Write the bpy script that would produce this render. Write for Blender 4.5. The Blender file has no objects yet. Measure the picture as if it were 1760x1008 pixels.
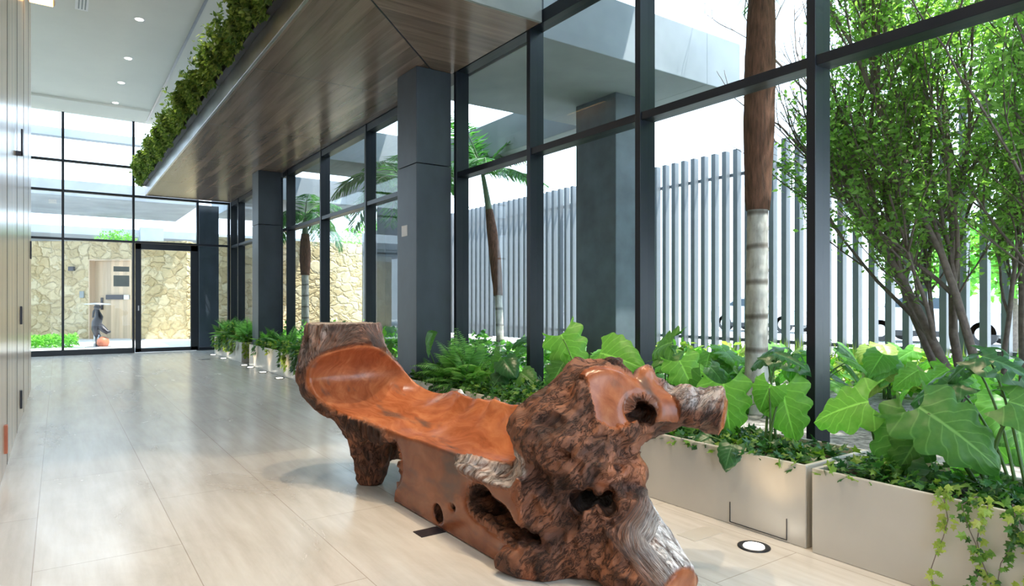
import bpy, bmesh, math, random
import numpy as np
from mathutils import Vector, Matrix
random.seed(7); RNG = np.random.default_rng(7)
SC = bpy.context.scene; COL = SC.collection
PI = math.pi; R = math.radians
# ---------------------------------------------------------------- camera
F_PX = 1125.03; YAW = 0.6061; CY = 519.8; CAM_H = 1.2
cd = bpy.data.cameras.new('camera'); cam = bpy.data.objects.new('camera', cd); COL.objects.link(cam)
cd.sensor_width = 36; cd.lens = 36 * F_PX / 1760; cd.shift_y = (CY - 504) / 1760
cd.clip_start = 0.05; cd.clip_end = 300
cam.location = (0, 0, CAM_H); cam.rotation_euler = (PI / 2, 0, -YAW)
SC.camera = cam
# ---------------------------------------------------------------- colour, sky, sun, lamps
vs = SC.view_settings
vs.view_transform = 'Standard'; vs.look = 'None'; vs.gamma = 1; vs.use_curve_mapping = False
vs.exposure = 0.60
SC.cycles.use_denoising = True
SC.cycles.max_bounces = 10; SC.cycles.transparent_max_bounces = 24; SC.cycles.diffuse_bounces = 5
SC.cycles.sample_clamp_indirect = 6
w = bpy.data.worlds.new('sky'); SC.world = w; w.use_nodes = True
nt = w.node_tree; bg = nt.nodes['Background']
tc = nt.nodes.new('ShaderNodeTexCoord'); sep = nt.nodes.new('ShaderNodeSeparateXYZ'); cr = nt.nodes.new('ShaderNodeValToRGB')
nt.links.new(tc.outputs['Generated'], sep.inputs[0]); nt.links.new(sep.outputs['Z'], cr.inputs[0]); nt.links.new(cr.outputs[0], bg.inputs[0])
cr.color_ramp.elements[0].position = 0.0; cr.color_ramp.elements[0].color = (0.76, 0.88, 1.0, 1)
cr.color_ramp.elements[1].position = 0.9; cr.color_ramp.elements[1].color = (0.56, 0.77, 1.0, 1)
bg.inputs[1].default_value = 3.0
def lamp(name, kind, loc, rot=(0, 0, 0), energy=10, color=(1, 1, 1), **kw):
    d = bpy.data.lights.new(name, kind); d.energy = energy; d.color = color
    for k, v in kw.items(): setattr(d, k, v)
    o = bpy.data.objects.new(name, d); COL.objects.link(o); o.location = loc; o.rotation_euler = rot
    return o
sun_dir = Vector((-0.30, 0.30, -1.0)).normalized()
lamp('sun', 'SUN', (20, -10, 30), sun_dir.to_track_quat('-Z', 'Y').to_euler(), energy=8.5, color=(1, .95, .86), angle=R(1.0))
# ---------------------------------------------------------------- helpers
def meta(o, label=None, cat=None, group=None, kind=None):
    if label: o['label'] = label
    if cat: o['category'] = cat
    if group: o['group'] = group
    if kind: o['kind'] = kind
    return o
def thing(name, label, cat, loc=(0, 0, 0), group=None, rz=0):
    o = bpy.data.objects.new(name, None); COL.objects.link(o); o.location = loc; o.rotation_euler = (0, 0, rz)
    o.empty_display_size = .1
    return meta(o, label, cat, group)
def link_mesh(name, me, mat, parent=None, world=True):
    o = bpy.data.objects.new(name, me); COL.objects.link(o)
    if mat is not None and not me.materials: me.materials.append(mat)
    if parent is not None:
        o.parent = parent
        if world: o.matrix_parent_inverse = Matrix.LocRotScale(parent.location, parent.rotation_euler, None).inverted()
    return o
def np_mesh(name, V, quads=None, tris=None, mat=None, parent=None, smooth=False, world=True):
    me = bpy.data.meshes.new(name); V = np.asarray(V, dtype=np.float32)
    me.vertices.add(len(V)); me.vertices.foreach_set('co', V.ravel())
    q = np.zeros((0, 4), int) if quads is None else np.asarray(quads, int)
    t = np.zeros((0, 3), int) if tris is None else np.asarray(tris, int)
    idx = np.concatenate([q.ravel(), t.ravel()]).astype(np.int32)
    me.loops.add(len(idx)); me.loops.foreach_set('vertex_index', idx)
    n = len(q) + len(t); me.polygons.add(n)
    tot = np.concatenate([np.full(len(q), 4), np.full(len(t), 3)]).astype(np.int32)
    me.polygons.foreach_set('loop_start', np.concatenate([[0], np.cumsum(tot)[:-1]]).astype(np.int32))
    me.polygons.foreach_set('loop_total', tot)
    me.polygons.foreach_set('use_smooth', np.full(n, smooth))
    me.update(); me.validate()
    return link_mesh(name, me, mat, parent, world)
class MB:
    def __init__(s): s.bm = bmesh.new()
    def box(s, x0, x1, y0, y1, z0, z1, bevel=0, rot=None):
        r = bmesh.ops.create_cube(s.bm, size=1); vs_ = r['verts']
        bmesh.ops.scale(s.bm, vec=(abs(x1 - x0), abs(y1 - y0), abs(z1 - z0)), verts=vs_)
        if bevel:
            es = list({e for v in vs_ for e in v.link_edges})
            b = bmesh.ops.bevel(s.bm, geom=es, offset=bevel, segments=2, affect='EDGES', profile=.6)
            vs_ = list({v for f in b['faces'] for v in f.verts} | {v for v in vs_ if v.is_valid})
        if rot is not None: bmesh.ops.rotate(s.bm, verts=vs_, cent=(0, 0, 0), matrix=rot)
        bmesh.ops.translate(s.bm, vec=((x0 + x1) / 2, (y0 + y1) / 2, (z0 + z1) / 2), verts=vs_)
        return s
    def poly(s, pts):
        s.bm.faces.new([s.bm.verts.new(p) for p in pts]); return s
    def prism(s, pts, vec):
        f = s.bm.faces.new([s.bm.verts.new(p) for p in pts])
        r = bmesh.ops.extrude_face_region(s.bm, geom=[f])
        bmesh.ops.translate(s.bm, vec=vec, verts=[v for v in r['geom'] if isinstance(v, bmesh.types.BMVert)])
        return s
    def tube(s, pts, rad, n=8, cap=True):
        pts = [Vector(p) for p in pts]; m = len(pts)
        rad = [rad] * m if not hasattr(rad, '__len__') else rad
        rings = []; up = None
        for i, p in enumerate(pts):
            t = (pts[min(i + 1, m - 1)] - pts[max(i - 1, 0)]).normalized()
            if up is None: up = t.orthogonal().normalized()
            up = (up - t * up.dot(t)).normalized(); b = t.cross(up)
            rings.append([s.bm.verts.new(p + (up * math.cos(2 * PI * k / n) + b * math.sin(2 * PI * k / n)) * rad[i]) for k in range(n)])
        for a, c in zip(rings, rings[1:]):
            for k in range(n): s.bm.faces.new((a[k], a[(k + 1) % n], c[(k + 1) % n], c[k])).smooth = True
        if cap:
            s.bm.faces.new(rings[0][::-1]); s.bm.faces.new(rings[-1])
        return s
    def lathe(s, prof, c=(0, 0, 0), n=24):
        rings = [[s.bm.verts.new((c[0] + r * math.cos(2 * PI * k / n), c[1] + r * math.sin(2 * PI * k / n), c[2] + z)) for k in range(n)] for r, z in prof]
        for a, b in zip(rings, rings[1:]):
            for k in range(n): s.bm.faces.new((a[k], a[(k + 1) % n], b[(k + 1) % n], b[k])).smooth = True
        s.bm.faces.new(rings[0][::-1]); s.bm.faces.new(rings[-1]); return s
    def build(s, name, mat, parent=None, fix=True):
        if fix: bmesh.ops.recalc_face_normals(s.bm, faces=s.bm.faces)
        me = bpy.data.meshes.new(name); s.bm.to_mesh(me); s.bm.free()
        return link_mesh(name, me, mat, parent)
def copy_tree(o, parent=None):
    c = o.copy(); COL.objects.link(c)
    if parent: c.parent = parent
    for ch in list(o.children): copy_tree(ch, c)
    return c

# ---------------------------------------------------------------- materials
def newmat(name):
    m = bpy.data.materials.new(name); m.use_nodes = True
    return m, m.node_tree, m.node_tree.nodes['Principled BSDF']
def N(nt, kind, **kw):
    n = nt.nodes.new(kind)
    for k, v in kw.items():
        if k.startswith('i_'): n.inputs[k[2:].replace('_', ' ')].default_value = v
        else: setattr(n, k, v)
    return n
def ramp(nt, src, stops):
    r = N(nt, 'ShaderNodeValToRGB'); e = r.color_ramp.elements
    while len(e) < len(stops): e.new(.5)
    for el, (p, c) in zip(e, stops): el.position = p; el.color = (*c, 1)
    nt.links.new(src, r.inputs[0]); return r.outputs[0]
def coords(nt, scale=(1, 1, 1), obj=True, rot=(0, 0, 0)):
    t = N(nt, 'ShaderNodeTexCoord'); m = N(nt, 'ShaderNodeMapping')
    m.inputs['Scale'].default_value = scale; m.inputs['Rotation'].default_value = rot
    nt.links.new(t.outputs['Object'], m.inputs[0]); return m.outputs[0]
def noise(nt, vec, scale, detail=4, rough=.55, dist=0):
    n = N(nt, 'ShaderNodeTexNoise'); n.inputs['Scale'].default_value = scale; n.inputs['Detail'].default_value = detail
    n.inputs['Roughness'].default_value = rough; n.inputs['Distortion'].default_value = dist
    nt.links.new(vec, n.inputs['Vector']); return n.outputs['Fac']
def bump(nt, bs, h, strength=.3, dist=.01):
    b = N(nt, 'ShaderNodeBump'); b.inputs['Strength'].default_value = strength; b.inputs['Distance'].default_value = dist
    nt.links.new(h, b.inputs['Height']); nt.links.new(b.outputs[0], bs.inputs['Normal'])
def mixc(nt, fac, a, b, mode='MIX'):
    m = N(nt, 'ShaderNodeMix', data_type='RGBA', blend_type=mode)
    for s, v in ((m.inputs[0], fac), (m.inputs[6], a), (m.inputs[7], b)):
        if hasattr(v, 'links') or hasattr(v, 'is_linked'): nt.links.new(v, s)
        else: s.default_value = v if not isinstance(v, tuple) or len(v) == 4 else (*v, 1)
    return m.outputs[2]
def simple(name, col, rough=.5, metal=0, var=.12, scale=6, stretch=(1, 1, 1), bmp=0, spec=.5, emit=None, es=0):
    m, nt, bs = newmat(name)
    n = noise(nt, coords(nt, stretch), scale)
    c = ramp(nt, n, [(.3, tuple(x * (1 - var) for x in col)), (.7, tuple(min(1, x * (1 + var)) for x in col))])
    nt.links.new(c, bs.inputs['Base Color'])
    bs.inputs['Roughness'].default_value = rough; bs.inputs['Metallic'].default_value = metal
    bs.inputs['Specular IOR Level'].default_value = spec
    if bmp: bump(nt, bs, noise(nt, coords(nt, stretch), scale * 6), bmp)
    if emit: bs.inputs['Emission Color'].default_value = (*emit, 1); bs.inputs['Emission Strength'].default_value = es
    return m
M = {}
M['frame'] = simple('frame_metal', (.007, .011, .019), .34, .0, .1, spec=.42)
M['cladding'] = simple('column_cladding', (.040, .052, .068), .42, 0, .22, 3, (1, 1, .6), spec=.5)
M['ceiling'] = simple('ceiling_paint', (.70, .70, .64), .8, 0, .03, 1)
M['concrete'] = simple('concrete', (.30, .33, .37), .75, 0, .12, 1.5, (1, 1, 1), .1)
M['planter'] = simple('planter_fibreglass', (.54, .515, .47), .35, 0, .05, 2.5)
M['soil'] = simple('soil', (.045, .032, .024), .95, 0, .5, 40, bmp=.8)
M['mulch'] = simple('gravel_mulch', (.30, .27, .25), .9, 0, .75, 22, bmp=.8)
M['paving'] = simple('pale_paving', (.80, .80, .80), .7, 0, .06, 1.2)
M['fence'] = simple('fence_metal', (.15, .165, .185), .45, 0, .06)
M['white'] = simple('white_paint', (.8, .8, .8), .5, 0, .03)
M['grey'] = simple('grey_plate', (.22, .25, .25), .4, 0, .08)
M['black'] = simple('black_rubber', (.02, .02, .022), .6, 0, .1)
M['steel'] = simple('brushed_steel', (.45, .45, .46), .3, .9, .08)
M['glow'] = simple('lamp_glow', (1, 1, 1), .5, emit=(1, .93, .8), es=9)
M['amber'] = simple('amber_glow', (1, .8, .5), .5, emit=(1, .62, .22), es=3.5)
M['car'] = simple('car_paint', (.55, .58, .62), .25, .1, .03)
M['carglass'] = simple('car_glass', (.05, .07, .09), .1, 0, .05)
M['terracotta'] = simple('terracotta', (.42, .12, .06), .5, 0, .2, 8)
M['bronze'] = simple('dark_bronze', (.020, .018, .026), .45, .1, .2, 8)
def glass_mat():
    m = bpy.data.materials.new('window_glass'); m.use_nodes = True; nt = m.node_tree; nt.nodes.clear()
    o = N(nt, 'ShaderNodeOutputMaterial'); mx = N(nt, 'ShaderNodeMixShader'); t = N(nt, 'ShaderNodeBsdfTransparent'); g = N(nt, 'ShaderNodeBsdfGlossy')
    lw = N(nt, 'ShaderNodeLayerWeight'); pw = N(nt, 'ShaderNodeMath', operation='POWER'); pw.inputs[1].default_value = 4.5; nt.links.new(lw.outputs['Facing'], pw.inputs[0])
    fr = N(nt, 'ShaderNodeMath', operation='MULTIPLY_ADD'); fr.inputs[1].default_value = .55; fr.inputs[2].default_value = .014; nt.links.new(pw.outputs[0], fr.inputs[0])
    t.inputs[0].default_value = (.93, .96, .97, 1); g.inputs['Roughness'].default_value = .01
    n = noise(nt, coords(nt), 1.5); t2 = ramp(nt, n, [(.3, (.91, .95, .96)), (.7, (.94, .97, .98))]); nt.links.new(t2, t.inputs[0])
    nt.links.new(fr.outputs[0], mx.inputs[0]); nt.links.new(t.outputs[0], mx.inputs[1]); nt.links.new(g.outputs[0], mx.inputs[2]); nt.links.new(mx.outputs[0], o.inputs[0])
    return m
M['glass'] = glass_mat()
def wood_mat(name, cols, along, rough=.3, scale=1, plank=None, pdir=0, bmp=.05, spec=.5, coat=0, horiz=False):
    """veneer: grain stretched along axis 'along' (0,1,2); planks of width plank across axis pdir"""
    m, nt, bs = newmat(name)
    st = [9.0, 9.0, 9.0]; st[along] = .5
    v = coords(nt, tuple(s * scale for s in st))
    n = noise(nt, v, 1.6, 6, .6, .4)
    c = ramp(nt, n, [(.28, cols[0]), (.5, cols[1]), (.74, cols[2])])
    if plank:
        t = N(nt, 'ShaderNodeTexCoord'); s = N(nt, 'ShaderNodeSeparateXYZ'); nt.links.new(t.outputs['Object'], s.inputs[0])
        d = N(nt, 'ShaderNodeMath', operation='DIVIDE'); nt.links.new(s.outputs[pdir], d.inputs[0]); d.inputs[1].default_value = plank
        fl = N(nt, 'ShaderNodeMath', operation='FLOOR'); nt.links.new(d.outputs[0], fl.inputs[0])
        wn = N(nt, 'ShaderNodeTexWhiteNoise', noise_dimensions='1D'); nt.links.new(fl.outputs[0], wn.inputs['W'])
        br = ramp(nt, wn.outputs['Value'], [(0, (.72, .72, .72)), (1, (1.12, 1.1, 1.08))])
        c = mixc(nt, 1.0, c, br, 'MULTIPLY')
        fr = N(nt, 'ShaderNodeMath', operation='FRACT'); nt.links.new(d.outputs[0], fr.inputs[0])
        g = ramp(nt, fr.outputs[0], [(0, (.35, .35, .35)), (.03, (1, 1, 1))])
        c = mixc(nt, 1.0, c, g, 'MULTIPLY')
    nt.links.new(c, bs.inputs['Base Color']); bs.inputs['Roughness'].default_value = rough
    bs.inputs['Specular IOR Level'].default_value = spec; bs.inputs['Coat Weight'].default_value = coat; bs.inputs['Coat Roughness'].default_value = .30
    if bmp: bump(nt, bs, n, bmp)
    return m
SOF = [(.125, .092, .075), (.195, .146, .118), (.28, .205, .162)]
M['soffit_y'] = wood_mat('soffit_veneer_lengthwise', SOF, 1, .24, .8, plank=.16, pdir=0, bmp=.03, spec=.6)
M['soffit_x'] = wood_mat('soffit_veneer_crosswise', SOF, 0, .24, .8, plank=.16, pdir=1, bmp=.03, spec=.6)
WP = [(.36, .24, .145), (.46, .32, .20), (.54, .39, .26)]
M['panel'] = wood_mat('wall_veneer', WP, 2, .22, .9, plank=.12, pdir=1, bmp=.02, spec=.5, coat=.35)
M['oak'] = wood_mat('pale_oak', [(.52, .38, .24), (.60, .45, .29), (.66, .50, .34)], 2, .45, .8, plank=.11, pdir=0)
def floor_mat():
    m, nt, bs = newmat('travertine_floor')
    v = coords(nt, (1, .35, 1)); n1 = noise(nt, v, 2.2, 8, .65, .6); n2 = noise(nt, coords(nt, (7, .6, 1)), 2.0, 6, .6)
    c1 = ramp(nt, n1, [(.3, (.55, .53, .50)), (.5, (.67, .65, .62)), (.72, (.76, .745, .72))])
    c2 = ramp(nt, n2, [(.3, (.80, .77, .74)), (.65, (1.0, 1.0, 1.0))])
    c = mixc(nt, .8, c1, c2, 'MULTIPLY')
    b = N(nt, 'ShaderNodeTexBrick'); b.offset = .5; b.inputs['Scale'].default_value = 1; b.inputs['Mortar Size'].default_value = .0022
    b.inputs['Brick Width'].default_value = 1.8; b.inputs['Row Height'].default_value = .6; b.inputs['Mortar Smooth'].default_value = .1
    mp = N(nt, 'ShaderNodeMapping'); t = N(nt, 'ShaderNodeTexCoord'); mp.inputs['Rotation'].default_value = (0, 0, PI / 2); mp.inputs['Location'].default_value = (0, .695, 0)
    nt.links.new(t.outputs['Object'], mp.inputs[0]); nt.links.new(mp.outputs[0], b.inputs['Vector'])
    b.inputs['Color1'].default_value = (.9, .9, .9, 1); b.inputs['Color2'].default_value = (1, 1, 1, 1); b.inputs['Mortar'].default_value = (.55, .5, .45, 1)
    c = mixc(nt, .85, c, b.outputs['Color'], 'MULTIPLY')
    nt.links.new(c, bs.inputs['Base Color'])
    rr = ramp(nt, n1, [(.3, (.30, .30, .30)), (.7, (.17, .17, .17))]); nt.links.new(rr, bs.inputs['Roughness'])
    bs.inputs['Specular IOR Level'].default_value = .6
    bump(nt, bs, n2, .015, .003)
    return m
M['floor'] = floor_mat()
def stone_mat():
    m, nt, bs = newmat('rubble_stone')
    v = coords(nt, (1, 1, 1.25))
    w_ = N(nt, 'ShaderNodeTexNoise'); w_.inputs['Scale'].default_value = 3; nt.links.new(v, w_.inputs['Vector'])
    vv = mixc(nt, .30, v, w_.outputs['Color'])
    vo = N(nt, 'ShaderNodeTexVoronoi', feature='DISTANCE_TO_EDGE'); vo.inputs['Scale'].default_value = 4.6; nt.links.new(vv, vo.inputs['Vector'])
    vc = N(nt, 'ShaderNodeTexVoronoi'); vc.inputs['Scale'].default_value = 4.6; nt.links.new(vv, vc.inputs['Vector'])
    bw = N(nt, 'ShaderNodeRGBToBW'); nt.links.new(vc.outputs['Color'], bw.inputs[0])
    c = ramp(nt, bw.outputs[0], [(.15, (.46, .355, .185)), (.5, (.56, .445, .25)), (.85, (.64, .54, .345))])
    n = noise(nt, v, 9, 6); c = mixc(nt, .5, c, ramp(nt, n, [(.3, (.7, .68, .65)), (.7, (1.1, 1.1, 1.1))]), 'MULTIPLY')
    e = ramp(nt, vo.outputs['Distance'], [(0, (.84, .80, .72)), (.03, (1, 1, 1))]); c = mixc(nt, 1., c, e, 'MULTIPLY')
    nt.links.new(c, bs.inputs['Base Color']); bs.inputs['Roughness'].default_value = .85
    h = ramp(nt, vo.outputs['Distance'], [(0, (0, 0, 0)), (.16, (1, 1, 1))]); hb = mixc(nt, .35, h, n)
    bump(nt, bs, hb, .9, .06)
    return m
M['stone'] = stone_mat()
def leaf_mat(name, cols, trans=.45, rough=.4, spec=.4):
    m = bpy.data.materials.new(name); m.use_nodes = True; nt = m.node_tree; bs = nt.nodes['Principled BSDF']; out = nt.nodes['Material Output']
    g = N(nt, 'ShaderNodeNewGeometry'); n = noise(nt, coords(nt), 14, 3)
    ad = N(nt, 'ShaderNodeMath', operation='MULTIPLY_ADD'); nt.links.new(n, ad.inputs[0]); ad.inputs[1].default_value = .35
    r2 = N(nt, 'ShaderNodeMath', operation='MULTIPLY'); nt.links.new(g.outputs['Random Per Island'], r2.inputs[0]); r2.inputs[1].default_value = .8
    nt.links.new(r2.outputs[0], ad.inputs[2])
    c = ramp(nt, ad.outputs[0], [(.1, cols[0]), (.5, cols[1]), (.95, cols[2])])
    def at(n_): q = N(nt, 'ShaderNodeAttribute'); q.attribute_name = n_; return q.outputs['Fac']
    pp = N(nt, 'ShaderNodeMath', operation='PINGPONG'); nt.links.new(at('leaf_u'), pp.inputs[0]); pp.inputs[1].default_value = .5
    v1 = ramp(nt, pp.outputs[0], [(.02, (.32, .32, .32)), (.08, (0, 0, 0))]); v2 = ramp(nt, at('leaf_a'), [(.02, (.7, .7, .7)), (.06, (0, 0, 0))]); vx = mixc(nt, 1.0, v1, v2, 'LIGHTEN')
    ve = N(nt, 'ShaderNodeMath', operation='MULTIPLY'); nt.links.new(vx, ve.inputs[0]); nt.links.new(at('leaf_on'), ve.inputs[1]); c = mixc(nt, ve.outputs[0], c, tuple(min(1, x * 1.5 + .05) for x in cols[2]) + (1,))
    nt.links.new(c, bs.inputs['Base Color']); bs.inputs['Roughness'].default_value = rough; bs.inputs['Specular IOR Level'].default_value = spec
    tr = N(nt, 'ShaderNodeBsdfTranslucent'); tcx = mixc(nt, 1.0, c, (1.5, 1.7, .75, 1), 'MULTIPLY'); nt.links.new(tcx, tr.inputs[0])
    mx = N(nt, 'ShaderNodeMixShader'); mx.inputs[0].default_value = trans
    nt.links.new(bs.outputs[0], mx.inputs[1]); nt.links.new(tr.outputs[0], mx.inputs[2]); nt.links.new(mx.outputs[0], out.inputs[0])
    return m
M['leaf_bright'] = leaf_mat('leaf_bright_green', [(.07, .22, .035), (.13, .36, .06), (.24, .50, .10)], .5)
M['leaf_mid'] = leaf_mat('leaf_mid_green', [(.03, .10, .022), (.05, .165, .035), (.11, .27, .06)], .4)
M['leaf_dark'] = leaf_mat('leaf_dark_green', [(.012, .055, .018), (.02, .09, .028), (.045, .15, .05)], .25, .3, .5)
M['leaf_cover'] = leaf_mat('ground_cover_leaf', [(.02, .07, .015), (.06, .18, .03), (.22, .36, .06)], .35)
M['leaf_fern'] = leaf_mat('fern_leaf', [(.09, .25, .06), (.16, .37, .10), (.27, .50, .17)], .45)
M['leaf_yellow'] = leaf_mat('yellow_green_leaf', [(.16, .28, .05), (.30, .40, .08), (.42, .46, .14)], .45)
M['leaf_tree'] = leaf_mat('tree_leaf', [(.07, .16, .035), (.15, .29, .07), (.30, .46, .15)], .6)
M['leaf_wall'] = leaf_mat('green_wall_leaf', [(.035, .075, .018), (.10, .17, .035), (.27, .33, .09)], .35, .45, .3)
M['leaf_palm'] = leaf_mat('palm_leaf', [(.03, .10, .03), (.05, .17, .05), (.10, .26, .08)], .4)
M['stem'] = simple('green_stem', (.06, .14, .03), .5, 0, .3, 20)
M['twig'] = simple('grey_brown_bark', (.17, .13, .115), .85, 0, .3, 25, bmp=.5)
# ================================================================ setting
XW = 3.628; ZS = 3.742; YW = 17.84; ZC = 5.515; XL = -.312; ZT = 2.636
def struct(o, label=None):
    o['kind'] = 'structure'
    if label: o['label'] = label
    return o
struct(MB().box(-6, 3.60, -3, YW, -.1, 0).build('floor', M['floor']))
struct(MB().box(3.60, 9.2, -6, 45, -.1, .30).build('garden_ground', M['mulch']), 'gravelly planting bed outside the side windows')
struct(MB().box(9.2, 60, -30, 60, -.12, -.02).build('street', M['paving']), 'sunlit pale street beyond the slatted fence')
struct(MB().box(-12, 3.6, YW + .12, 45, -.1, -.005).build('terrace', M['paving']), 'pale terrace paving outside the far glass wall')
cm = MB(); cm.box(-6, 5.4, -5, YW + .2, ZC, ZC + .3)  # ceiling plus unseen overhang outside and behind, added to block the sun
ceil = struct(cm.build('ceiling', M['ceiling']))
# shallow pelmet band of the ceiling above the far glass
struct(MB().box(-6, 1.69, YW - 1.15, YW - .08, ZC - .05, ZC + .02, .01).build('trim_1', M['ceiling']), 'dropped plaster band of the ceiling before the far glass wall')
struct(MB().box(1.715, 1.755, -3, YW - .1, ZC - .012, ZC + .01).build('trim_2', M['steel']), 'long grey strip standing for the shaded groove in the ceiling beside the green wall')  # grey strip in place of the shade in the ceiling's shadow gap
# wood panelled wall on the left
wl = struct(MB().box(XL - .25, XL, -3, 11.3, 0, ZC).build('wall_left', M['panel']), 'glossy veneered wood wall on the left')
for y, z in ((10.35, 1.75),): pass
def slot(y0, z0, z1, name='door_pull', m='bronze', dx=.018, w_=.03):
    return MB().box(XL - .004, XL + dx, y0 - w_, y0 + w_, z0, z1, .004).build(name, M[m], wl)
slot(8.15, .98, 1.16); slot(8.15, .14, .32); slot(5.85, .13, .33, m='terracotta'); slot(10.9, 1.78, 2.02)
hb = MB().box(XL, XL + .05, 7.35, 7.39, 2.52, 2.56, .004).box(XL + .035, XL + .05, 7.35, 7.39, 2.52, 2.76, .004).build('hook', M['bronze'], wl)
for y in (0.5, 1.9, 3.3, 4.7, 6.1, 7.5, 8.9, 10.3):
    MB().box(XL, XL + .0025, y, y + .008, 0, ZC - .01).build('panel_joint', M['bronze'], wl)
# hall end beyond the panelled wall
struct(MB().box(-6.2, -6, 11.3, YW, 0, ZC).build('wall_back', M['ceiling']), 'plain wall far to the left behind the wood wall')
struct(MB().box(-6, XL - .25, 11.1, 11.3, 0, ZC).build('wall_side', M['ceiling']))

# ---- mezzanine slab: soffit veneers, mitred, fascia, hung above the windows
S0 = 1.71; Y0 = 4.73
slab = thing('mezzanine_slab', 'dark wood veneered slab overhead carrying the green wall', 'overhang', (2.7, 11, ZS))
MB().box(S0 + .02, 3.60, Y0 + .02, YW - .03, ZS + .02, ZS + .55).build('slab_core', M['concrete'], slab)
MB().box(3.60, 3.80, 6.35, YW, ZS, ZS + .55).build('window_head', M['frame'], slab)
mz = .006; mi = (3.60, 6.62)    # mitre from the free corner to the window line
MB().prism([(S0, Y0, ZS), (mi[0], mi[1], ZS), (3.60, YW - .03, ZS), (S0, YW - .03, ZS)], (0, 0, .02)).build('soffit_panel', M['soffit_y'], slab)
MB().prism([(S0, Y0, ZS), (3.60, Y0, ZS), (mi[0], mi[1], ZS)], (0, 0, .02)).build('soffit_panel', M['soffit_x'], slab)
MB().prism([(S0, Y0, ZS - .001), (mi[0], mi[1], ZS - .001), (mi[0], mi[1] + .022, ZS - .001), (S0, Y0 + .022, ZS - .001)], (0, 0, .003)).build('mitre_joint', M['frame'], slab)
for y in (7.43, 10.1, 12.8, 15.5): MB().box(S0 + .01, 3.59, y, y + .007, ZS - .001, ZS + .003).build('panel_joint', M['frame'], slab)
MB().box(S0 - .012, S0 + .02, Y0, YW - .03, ZS - .004, ZS + .30, .003).build('edge_fascia', M['steel'], slab)
MB().box(S0, 3.60, Y0 - .012, Y0 + .02, ZS - .004, ZS + .52, .003).build('end_fascia', M['grey'], slab)

# ---- columns
def column(y0, label, plate=False):
    t = thing('column', label, 'column', (3.37, y0 + .24, 0), 'dark clad columns along the windows')
    g = .004; zs = [0, 2.70, ZS]
    for a, b in zip(zs, zs[1:]): MB().box(3.155, 3.58, y0, y0 + .48, a + g, b - g, .006).build('cladding_panel', M['cladding'], t)
    if plate:
        MB().box(3.149, 3.156, y0 + .22, y0 + .36, 1.93, 2.05, .003).build('switch_plate', M['white'], t)
    return t
column(6.35, 'dark slate-grey column nearest the camera, a small pale plate on its side', True)
column(13.1, 'dark slate-grey column farther down the hall, behind the tree-trunk bench stump')

# ---- glazing
def mull(mb, y, z0, z1, w_=.055, d=.16): mb.box(3.60, 3.60 + d, y, y + w_, z0, z1, .003)
def side_window(name, ys, y_a, y_b, z1, zts, label, z0=.0):
    fr = MB()
    for y in ys: mull(fr, y, z0, z1)
    for z, h in zts: fr.box(3.612, 3.75, y_a, y_b, z - h, z, .003)
    fr.box(3.605, 3.76, y_a, y_b, z0, .345, .003)
    o = struct(fr.build(name, M['frame']), label)
    edges = sorted(set([y_a] + [y + .0275 for y in ys] + [y_b]))
    zz = sorted([.345] + [z - h / 2 for z, h in zts])
    for a, b in zip(edges, edges[1:]):
        if b - a < .1: continue
        for c, e in zip(zz, zz[1:]):
            MB().box(3.676, 3.684, a, b, c, e).build('glass_pane', M['glass'], o)
    return o
side_window('window_1', [-2.1, -.70, .70, 2.114, 3.50, 4.90, 6.27], -2.9, 6.33, ZC - .02, [(ZT, .06), (3.86, .12), (ZC - .01, .1)], 'tall dark-framed side glazing at the right, nearest bay')
side_window('window_2', [6.86, 8.85, 10.8, 12.75], 6.83, 13.1, ZS - .005, [(ZT, .06), (ZS - .005, .10)], 'dark-framed side glazing between the two columns')
side_window('window_3', [13.6, 15.3, 16.9, 17.72], 13.58, 17.80, ZS - .005, [(ZT, .06), (ZS - .005, .10)], 'dark-framed side glazing beyond the farther column')
fr = MB(); xs = [-5.4, -4.0, -2.65, -1.29, .06, 1.44, 2.83, 3.56]
for x in xs:
    fr.box(x, x + .05, YW, YW + .12, 0, ZC if x < 1.6 else ZS, .003)
for z in (4.42, 3.74, ZT + .02): fr.box(-6, 3.6 if z < 4 else 1.71, YW + .005, YW + .11, z - .05, z, .003)
fr.box(-6, 1.44, YW - .06, YW + .11, 0, .12, .004); fr.box(2.88, 3.56, YW - .02, YW + .11, 0, .07, .004)
o = struct(fr.build('window_4', M['frame']), 'far glass wall with slim dark frames, left of and around the door')
zz = [.1, ZT, 3.72, 4.40, ZC]
for a, b in zip([-6] + xs, xs + [None]):
    if b is None: continue
    for c, e in zip(zz, zz[1:]):
        if c > 3.7 and b > 1.6: continue
        if abs(a - 1.44) < .01 and c < 1: continue
        MB().box(a + .02, b + .02, YW + .055, YW + .062, c, e).build('glass_pane', M['glass'], o)
# glass door
d = MB(); x0, x1, zt = 1.50, 2.85, 2.60
d.box(x0, x0 + .12, YW - .03, YW + .05, .01, zt, .004).box(x1 - .16, x1, YW - .03, YW + .05, .01, zt, .004)
d.box(x0, x1, YW - .03, YW + .05, zt - .14, zt, .004).box(x0, x1, YW - .03, YW + .05, .01, .10, .004)
do = struct(d.build('door_1', M['frame']), 'black-framed glass door in the far glass wall')
MB().box(x0 + .11, x1 - .15, YW + .0, YW + .008, .09, zt - .13).build('glass_pane', M['glass'], do)
MB().box(x0 + .05, x0 + .075, YW - .07, YW - .03, 1.0, 1.12, .004).build('door_handle', M['steel'], do)
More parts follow.
